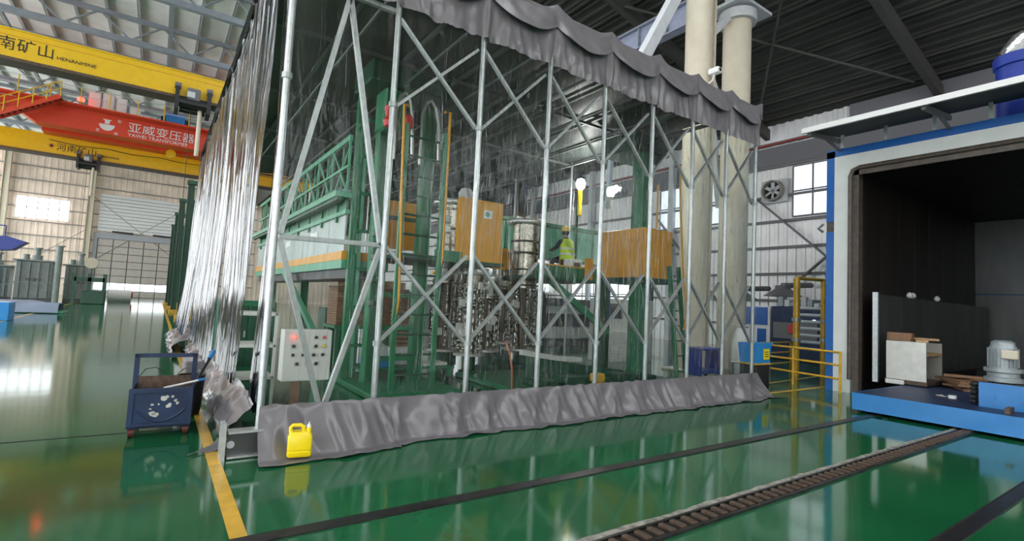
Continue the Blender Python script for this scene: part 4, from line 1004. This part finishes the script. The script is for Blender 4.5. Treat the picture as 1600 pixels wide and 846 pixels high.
# canopy above the mouth
cn = thing('oven_canopy', 'flat dark canopy with white front edge above the oven mouth', 'canopy')
zc = 5.62
MB().add([(11.2, 5.4, zc-.02), (OX+.3, 5.4, zc+.28), (OX+.3, -.6, zc+.28), (11.2, -.6, zc-.02), (11.2, 5.4, zc+.06), (OX+.3, 5.4, zc+.36), (OX+.3, -.6, zc+.36), (11.2, -.6, zc+.06)], [(0,3,2,1),(4,5,6,7),(0,1,5,4),(1,2,6,5),(2,3,7,6),(3,0,4,7)]).build('roof_sheet', 'dkroof', cn)
MB().box(11.14, -.6, zc-.06, 11.2, 5.4, zc+.05).build('front_edge', 'white', cn)
for y in (5.3, 3.3, 1.3, -.5):
    MB().bar((11.25, y, zc-.06), (OX, y, zc+.1), .07, .09).build('arm', 'girt', cn); MB().bar((12.1, y, zc), (OX, y, 5.5), .05, .05).build('arm_brace', 'girt', cn)
for k in range(7): MB().box(OX-.05, 5.2-k*.85, 5.53, OX, 5.26-k*.85, 5.9).build('bracket', 'ltgrey', cn)
dc = thing('foil_duct', 'crumpled silver duct elbow on a blue collar atop the oven', 'duct', loc=(13.5, 2.42, 0))
child(sm(MB().lathe([(.36, 5.4), (.36, 6.68), (.4, 6.7), (.4, 6.9), (.36, 6.92)], n=24).build('collar', 'navyblue')), dc)
child(sm(MB().path([(0, 0, 6.85), (0, 0, 6.95), (.03, -.08, 7.1), (.1, -.3, 7.22), (.15, -.6, 7.26), (.2, -2.2, 7.26)], .32, 22).build('elbow', 'foil')), dc)

# loading platform on the rails
lp = thing('loading_platform', 'low bright blue rail platform half inside the oven', 'platform')
MB().box(10.2, 1.0, .31, 17.5, 4.0, .34).build('top_plate', 'dblue', lp)
MB().box(10.18, .98, .05, 10.22, 4.02, .34).build('front_plate', 'blue', lp)
MB().box(10.22, 3.98, .05, 17.5, 4.02, .34).build('side_plate', 'blue', lp)
MB().box(10.22, .98, .05, 17.5, 1.02, .34).build('side_plate', 'blue', lp)
for y in (3.68, 1.31):
    for x in (10.8, 13.2, 15.6): MB().tube((x, y-.06, .13), (x, y+.06, .13), .13, 18).build('wheel', 'rail', lp)
MB().box(10.85, 1.1, .34, 10.9, 2.48, .72).build('mount_plate', 'blue', lp)
MB().box(10.9, 1.1, .34, 12.4, 2.48, .70).build('mount_block', 'oplate', lp)
for y in (2.32, 1.92, 1.5): MB().tube((10.83, y, .5), (10.86, y, .5), .045, 12).build('bolt', 'blue', lp)
for y in (2.05, 1.8): MB().box(10.35, y-.03, .34, 10.6, y+.03, .43).build('stop_block', 'rust', lp)
for k in range(5): sm(MB().lathe([(.04, 0), (.055, .03), (.04, .06)], (10.95, 2.56, .36+k*.07), 10).build('chain_link', 'rail', lp))
mo = thing('electric_motor', 'grey vertical electric motor with fins on the blue mount', 'motor', loc=(11.5, 2.32, .72))
child(sm(MB().lathe([(.24, 0), (.24, .06), (.2, .08), (.2, .14), (.24, .16), (.24, .22)], n=24).build('flange', 'motor')), mo)
child(sm(MB().lathe([(.17, .22), (.17, .56), (.15, .6), (.15, .64), (.1, .67)], n=24).build('body', 'motor')), mo)
for k in range(20):
    a = 2*PI*k/20; child(MB().bar((.18*math.cos(a), .18*math.sin(a), .24), (.18*math.cos(a), .18*math.sin(a), .54), .012, .03, (math.cos(a), math.sin(a), 0)).build('fin', 'motor'), mo)
child(MB().cbox(-.26, -.22, .38, -.14, -.02, .52, .015).build('terminal_box', 'cream'), mo)
sb = thing('steel_box', 'open stainless steel box standing on the blue platform inside the oven', 'box')
MB().box(12.66, 3.68, .44, 12.69, 4.36, 1.22).build('front_sheet', 'steel', sb)
MB().box(12.69, 4.33, .44, 13.6, 4.36, 1.2).build('side_sheet', 'steel', sb); MB().box(13.57, 3.68, .44, 13.6, 4.33, 1.2).build('rear_sheet', 'steel', sb)
MB().box(12.69, 3.68, .95, 13.57, 4.33, 1.0).build('shelf', 'wood', sb); MB().box(12.64, 3.66, .36, 13.6, 4.38, .44).build('base', 'rust', sb)
o = MB().cbox(12.55, 4.02, .345, 12.6, 4.34, .43, .01).build('name_plate', 'cabinet'); tag(o, 'small pale plate leaning below the steel box', 'plate')
def boards(lst, mt, label, grp):
    for k, (x, y, z, L_, r) in enumerate(lst):
        o = MB().box(-L_/2, -.1, 0, L_/2, .1, .04).build('board', mt); o.location = (x, y, z); o.rotation_euler = (0, 0, r); tag(o, label, 'board', grp)
boards([(12.95, 4.2, 1.225+.042*k, .42, 1.5+.05*k) for k in range(4)], 'brown', 'reddish brown board stacked on the steel box', 'boards on the steel box')
boards([(13., 3.85, 1.225, .55, .3), (13.0, 3.8, 1.268, .5, .9)], 'wood', 'pale board lying loose on the steel box', 'pale boards on the steel box')
boards([(13.2+.12*random.uniform(-1,1), 3.3+.1*random.uniform(-1,1), .345+.041*k, .55+.15*random.random(), 1.3+.9*random.uniform(-1,1)) for k in range(7)], 'brown', 'brown board piled on the platform beside the steel box', 'boards beside the steel box')
wr_ = thing('tape_roll', 'small white roll lying on the blue platform', 'roll', loc=(11.4, 2.95, .342)); child(sm(MB().lathe([(.03, 0), (.06, 0), (.06, .05), (.03, .05)], n=18).build('ring', 'white')), wr_)
o = sm(MB().path([(11.5+.08*math.cos(a), 3.12+.08*math.sin(a), .352) for a in [i*.5 for i in range(12)]], .008, 6).build('wire_coil', 'steel')); tag(o, 'small loop of wire on the blue platform by the white roll', 'wire')

# ================================================================== RIGHT SIDE AREA
rl_ = thing('safety_railing', 'low yellow tubular safety railing beside the oven', 'railing')
P0, P1 = Vector((12.45, 5.15, 0)), Vector((12.9, 7.4, 0))
for t in (0, .5, 1): p = P0.lerp(P1, t); MB().tube(p, p+Vector((0, 0, .9)), .028, 10).build('post', 'line', rl_)
for z in (.3, .6, .88): MB().tube(P0+Vector((0, 0, z)), P1+Vector((0, 0, z)), .024, 10).build('rail', 'line', rl_)
P2 = Vector((15.2, 7.6, 0))
for z in (.3, .6, .88): MB().tube(P1+Vector((0, 0, z)), P2+Vector((0, 0, z)), .024, 10).build('rail', 'line', rl_)
MB().tube(P2, P2+Vector((0, 0, .9)), .028, 10).build('post', 'line', rl_)
yf = thing('pipe_frame', 'tall yellow pipe frame standing behind the railing', 'frame')
MB().tube((14.6, 7.15, 0), (14.6, 7.15, 2.7), .085, 14).build('post', 'line', yf); MB().tube((15.6, 6.9, 0), (15.6, 6.9, 2.7), .07, 14).build('post', 'line', yf)
MB().tube((14.6, 7.15, 2.7), (15.6, 6.9, 2.7), .05, 12).build('crossbar', 'line', yf); MB().tube((15.6, 6.9, 2.68), (16.4, 5.9, 2.6), .05, 12).build('crossbar', 'line', yf)
for z in (.95, 1.5): MB().tube((14.6, 7.15, z), (14.6, 7.15, z+.08), .115, 14).build('valve_flange', 'motor', yf); MB().tube((15.6, 6.9, z), (15.6, 6.9, z+.08), .1, 14).build('valve_flange', 'motor', yf)
bn = thing('blue_tote', 'bright blue tote bin with a yellow notice on a black stand', 'bin', loc=(11.3, 6.45, 0))
child(MB().cbox(-.3, -.22, .5, .3, .22, .54, .01).build('stand_top', 'line'), bn)
child(MB().cbox(-.28, -.2, 0, .28, .2, .5, .02).build('stand', 'black'), bn)
b = MB(); vs = []
for z, s in ((.54, .86), (.98, 1.0), (.98, .94), (.58, .82)): vs += [(-.32*s, -.22*s, z), (.32*s, -.22*s, z), (.32*s, .22*s, z), (-.32*s, .22*s, z)]
b.add(vs, [(k*4+i, k*4+(i+1) % 4, k*4+4+(i+1) % 4, k*4+4+i) for k in range(3) for i in range(4)]+[(3,2,1,0),(12,13,14,15)])
child(b.build('tub', 'bin'), bn); child(MB().box(-.34, -.24, .95, .34, -.215, 1.0).build('rim', 'bin'), bn)
child(MB().box(-.02, -.222, .62, .22, -.212, .86).build('notice', 'jug'), bn)
for z in (.68, .73, .78): child(MB().box(.02, -.225, z, .18, -.222, z+.018).build('notice_text', 'black'), bn)
cv = thing('blue_cabinet', 'blue and white machine cabinet against the far right wall', 'cabinet')
MB().cbox(19.8, 10.7, 0, 21, 12.6, 2.0, .02).build('body', 'white', cv)
for y0, y1, z0, z1 in ((10.8, 12.5, 1.25, 1.95), (11.6, 12.5, .2, 1.15), (10.85, 11.2, .3, 1.1)): MB().box(19.77, y0, z0, 19.8, y1, z1).build('door', 'oblue', cv)
cv = thing('switch_cabinet', 'dark blue grey machine with lights beyond the yellow pipe frame', 'machine')
MB().cbox(19.5, 8.7, 0, 21, 10.5, 2.0, .03).build('body', 'dblue', cv); MB().box(19.46, 8.8, .8, 19.5, 10.4, 1.4).build('window', 'girt', cv)
MB().cbox(19.4, 9.6, 1.0, 19.5, 9.8, 1.35, .01).build('panel', 'redp', cv); MB().tube((19.4, 8.9, 1.5), (19.46, 8.9, 1.5), .06, 10).build('indicator', 'glass2', cv)
for k in range(6): MB().cbox(19.6+.1*(k % 3), 8.8+k*.28, 2.0, 20.0+.1*(k % 2), 9.0+k*.28, 2.15+.12*(k % 3), .02).build('top_fitting', 'motor' if k % 2 else 'ltgrey', cv)
for k in range(7): MB().tube((17.5, 5.75, .6+k*.22), (17.5, 8.6, .6+k*.22), .05, 10).build('duct_pipe', 'ltgrey', thing('wall_pipe', 'grey pipe in the horizontal bank behind the yellow frame', 'pipe', 'horizontal pipes behind the yellow frame'))
for k, (y, z) in enumerate(((12.9, 2.3), (11.0, 2.45))):
    o = thing('ventilation_hood', ('grey cone hood above the blue and white cabinet', 'grey cone hood above the dark machine')[k], 'hood')
    sm(MB().lathe([(.75, 0), (.3, .3), (.28, .45)], (21.3, y, z), 16).build('cone', 'girt', o)); MB().tube((21.3, y, z+.45), (23.7, y, z+.6), .12, 10).build('pipe', 'girt', o)
vs_ = thing('white_sack_stand', 'tall white sack in a metal hoop beside the railing', 'sack', loc=(13.1, 7.82, 0))
child(sm(MB().lathe([(.3, 0), (.36, .3), (.3, .9), (.2, 1.2), (.14, 1.25)], n=18).build('bag', 'sack')), vs_); child(sm(MB().path([(.22*math.cos(a), .22*math.sin(a), 1.3) for a in [i*PI/8 for i in range(17)]], .015, 6).build('hoop', 'ltgrey')), vs_)
tbl = thing('steel_table', 'small steel table beside the blue tote bin', 'table', loc=(12.1, 7.0, 0))
child(MB().cbox(-.4, -.3, .42, .4, .3, .46, .01).build('top', 'steel'), tbl)
for x in (-.36, .36):
    for y in (-.26, .26): child(MB().box(x-.02, y-.02, 0, x+.02, y+.02, .42).build('leg', 'girt'), tbl)
bc = thing('blue_trolley', 'dark blue trolley behind the right end of the enclosure', 'trolley', loc=(12.2, 7.6, 0))
for x in (-.45, .45): child(MB().box(x-.03, -.25, .1, x+.03, .25, .75).build('side_frame', 'navyblue'), bc)
child(MB().box(-.45, -.25, .15, .45, .25, .22).build('lower_shelf', 'navyblue'), bc); child(MB().box(-.45, -.25, .7, .45, .25, .75).build('upper_shelf', 'navyblue'), bc)
for x in (-.4, .4):
    for y in (-.2, .2): child(MB().tube((x-.02, y, .05), (x+.02, y, .05), .05, 12).build('caster', 'black'), bc)
bc.location.x = 11.2; bc.location.y = 7.7
ac = None
for k, x in enumerate((11.5, 12.65)):
    t = thing('louvred_cabinet', ('tall white louvred cabinet left of the cream columns', 'second white louvred cabinet, closer to the cream columns')[k], 'cabinet')
    MB().cbox(x-.5, 10.9, 0, x+.5, 11.6, 1.9, .02).build('body', 'cabinet', t); MB().box(x-.42, 10.88, 1.3, x+.2, 10.9, 1.75).build('screen', 'black', t)
    for j in range(12): MB().bar((x-.42, 10.88, .15+j*.07), (x+.42, 10.88, .15+j*.07), .03, .02).build('louvre', 'white', t)
mc = thing('white_machine', 'long white machine with dark top seen behind the platform', 'machine')
MB().cbox(11.5, 15.5, .3, 17.5, 17, 1.6, .03).build('body', 'cabinet', mc); MB().cbox(11.4, 15.4, 1.6, 17.6, 17.1, 1.9, .03).build('top', 'girt', mc)
MB().box(11.6, 15.45, .8, 17.4, 15.5, 1.3).build('window_strip', 'oplate', mc); MB().cbox(11.5, 15.6, 0, 17.5, 16.9, .3, .02).build('plinth', 'girt', mc)
for k in range(5): MB().cbox(11.8+k*1.15, 15.42, .35, 12.7+k*1.15, 15.5, .75, .01).build('drawer', 'white', mc)

# ================================================================== LEFT DISTANCE
def transformer(x, y, w_, h_, label, seed):
    t = thing('power_transformer', label, 'transformer', 'grey transformers by the far wall')
    MB().cbox(x-w_/2, y-.8, .2, x+w_/2, y+.8, h_, .05).build('tank', 'tgrey', t); MB().cbox(x-w_/2-.15, y-.95, h_, x+w_/2+.15, y+.95, h_+.12, .02).build('lid', 'tgrey', t)
    MB().box(x-w_/2, y-.7, 0, x+w_/2, y+.7, .2).build('skid', 'girt', t)
    for k in range(4): MB().box(x-w_/2+w_*(k+.5)/4-.06, y-.98, .3, x-w_/2+w_*(k+.5)/4+.06, y-.8, h_-.1).build('stiffener', 'tgrey', t)
    MB().box(x-w_/2, y-.95, h_*.45, x+w_/2, y-.8, h_*.45+.12).build('stiffener', 'tgrey', t)
    sm(MB().lathe([(.3, 0), (.3, .35), (.18, .38), (.18, .8), (.26, .82), (.26, .95)], (x, y, h_+.12), 16).build('bushing_turret', 'tgrey', t))
    sm(MB().lathe([(.2, 0), (.2, .4), (.14, .42)], (x-w_*.3, y, h_+.12), 14).build('bushing_turret', 'tgrey', t))
    for k in range(3): sm(MB().tube((x-.3+k*.3, y-1.0, h_*.55), (x-.3+k*.3, y-.8, h_*.55), .12, 12).build('valve', 'girt', t))
transformer(-7.6, 52.5, 2.1, 3.0, 'large grey power transformer with tall turret by the far wall', 1)
transformer(-5.3, 55, 1.7, 2.9, 'smaller grey power transformer, right of the larger one', 2)
transformer(-9.9, 53.5, 1.6, 2.5, 'grey power transformer partly behind the blue boom, leftmost', 3)
t = thing('vertical_pipe', 'pale vertical pipe between the two grey transformers', 'pipe'); MB().tube((-6.2, 51.1, 0), (-6.2, 51.1, 4.2), .2, 14).build('shaft', 'tgrey', t); MB().tube((-6.2, 51.1, 4.2), (-6.2, 51.1, 4.28), .3, 14).build('flange', 'tgrey', t)
t = thing('blue_boom', 'royal blue boom machine at the left edge', 'machine')
MB().prism([(-13, 3.0), (-8.3, 3.6), (-7.6, 4.2), (-8.6, 4.5), (-13, 4.4)], 48, 49.2).build('boom', 'navyblue', t); MB().cbox(-12.5, 48, 0, -10.2, 49.5, 3.0, .05).build('base', 'navyblue', t)
for k in range(4): MB().tube((-12+k*1.1, 48, 4.4), (-12+k*1.1, 48, 5.2), .04, 6).build('rail_post', 'navyblue', t)
MB().tube((-12, 48, 5.2), (-8.7, 48, 5.2), .04, 6).build('handrail', 'navyblue', t)
t = thing('green_stand', 'dark green steel stand with yellow pulley by the far column', 'stand')
for x in (-5.1, -4.2, -3.3): MB().box(x-.12, 50, 0, x+.12, 50.3, 2.3).build('post', 'dgreen', t)
MB().box(-5.1, 50, 1.7, -3.3, 50.3, 2.0).build('beam', 'dgreen', t); MB().cbox(-4.6, 49.7, 0, -3.2, 50.8, 1.0, .04).build('body', 'dgreen', t)
sm(MB().tube((-4.2, 50, 3.1), (-4.2, 50.3, 3.1), .42, 16).build('pulley', 'cream', t)); MB().tube((-4.2, 50.15, 2.3), (-4.2, 50.15, 3.0), .05, 8).build('stem', 'girt', t)
o = sm(MB().grid(30, 14, lambda u, v: (-8.5+4.6*u, 33.4+2.0*v, .05+.85*(math.sin(PI*min(1, max(0, v)))**.35)*(.75+.25*nz(u*6, v*3))*(1-.25*u))).build('sheeted_load', 'tarpblue'), 80); tag(o, 'low load under a wrinkled blue grey sheet on the floor', 'sheet')
o = MB().cbox(-8.3, 33.6, 0, -3.7, 35.2, .12, .02).build('green_pallet', 'lgreen'); tag(o, 'pale green pallet under the sheeted load', 'pallet')
t = thing('blue_box', 'bright blue open box at the left edge of the floor', 'box', loc=(-5.45, 27.5, 0))
child(MB().cbox(-.9, -.5, .0, .9, .5, .7, .02).build('body', 'bin'), t); child(MB().box(-.85, -.45, .7, .85, .45, .71).build('lid', 'cabinet'), t)
t = thing('wrapped_roll', 'white roll with dark red core on the floor by the far column', 'roll'); MB().tube((-3.6, 60, .55), (-1.9, 60, .55), .55, 18).build('roll', 'sack', t); MB().tube((-1.9, 60, .6), (-1.8, 60, .6), .3, 14).build('core', 'redp', t)
def rack(x, y, h_, label):
    t = thing('green_rack_frame', label, 'rack', 'green racks beyond the enclosure')
    for dx in (0, .7):
        MB().ibeam((x+dx, y, 0), (x+dx, y, h_), .3, .3, .03, (1, 0, 0)).build('post', 'dgreen', t)
    MB().box(x-.2, y-.2, h_, x+.9, y+.2, h_+.2).build('top_plate', 'dgreen', t)
    for k in range(5): MB().box(x, y-.06, h_*(k+.8)/5.6, x+.7, y+.06, h_*(k+.8)/5.6+.14).build('arm', 'dgreen', t)
    MB().box(x-.25, y-.4, 0, x+.95, y+.4, .18).build('foot', 'line', t)
for k, (x, y) in enumerate(((1.1, 31.5), (.95, 38.5), (.9, 46.), (.85, 55.))):
    rack(x, y, 7.0, ('tall dark green rack frame nearest beyond the left curtain', 'second dark green rack frame beyond the left curtain', 'third dark green rack frame along the aisle', 'farthest dark green rack frame along the aisle')[k])
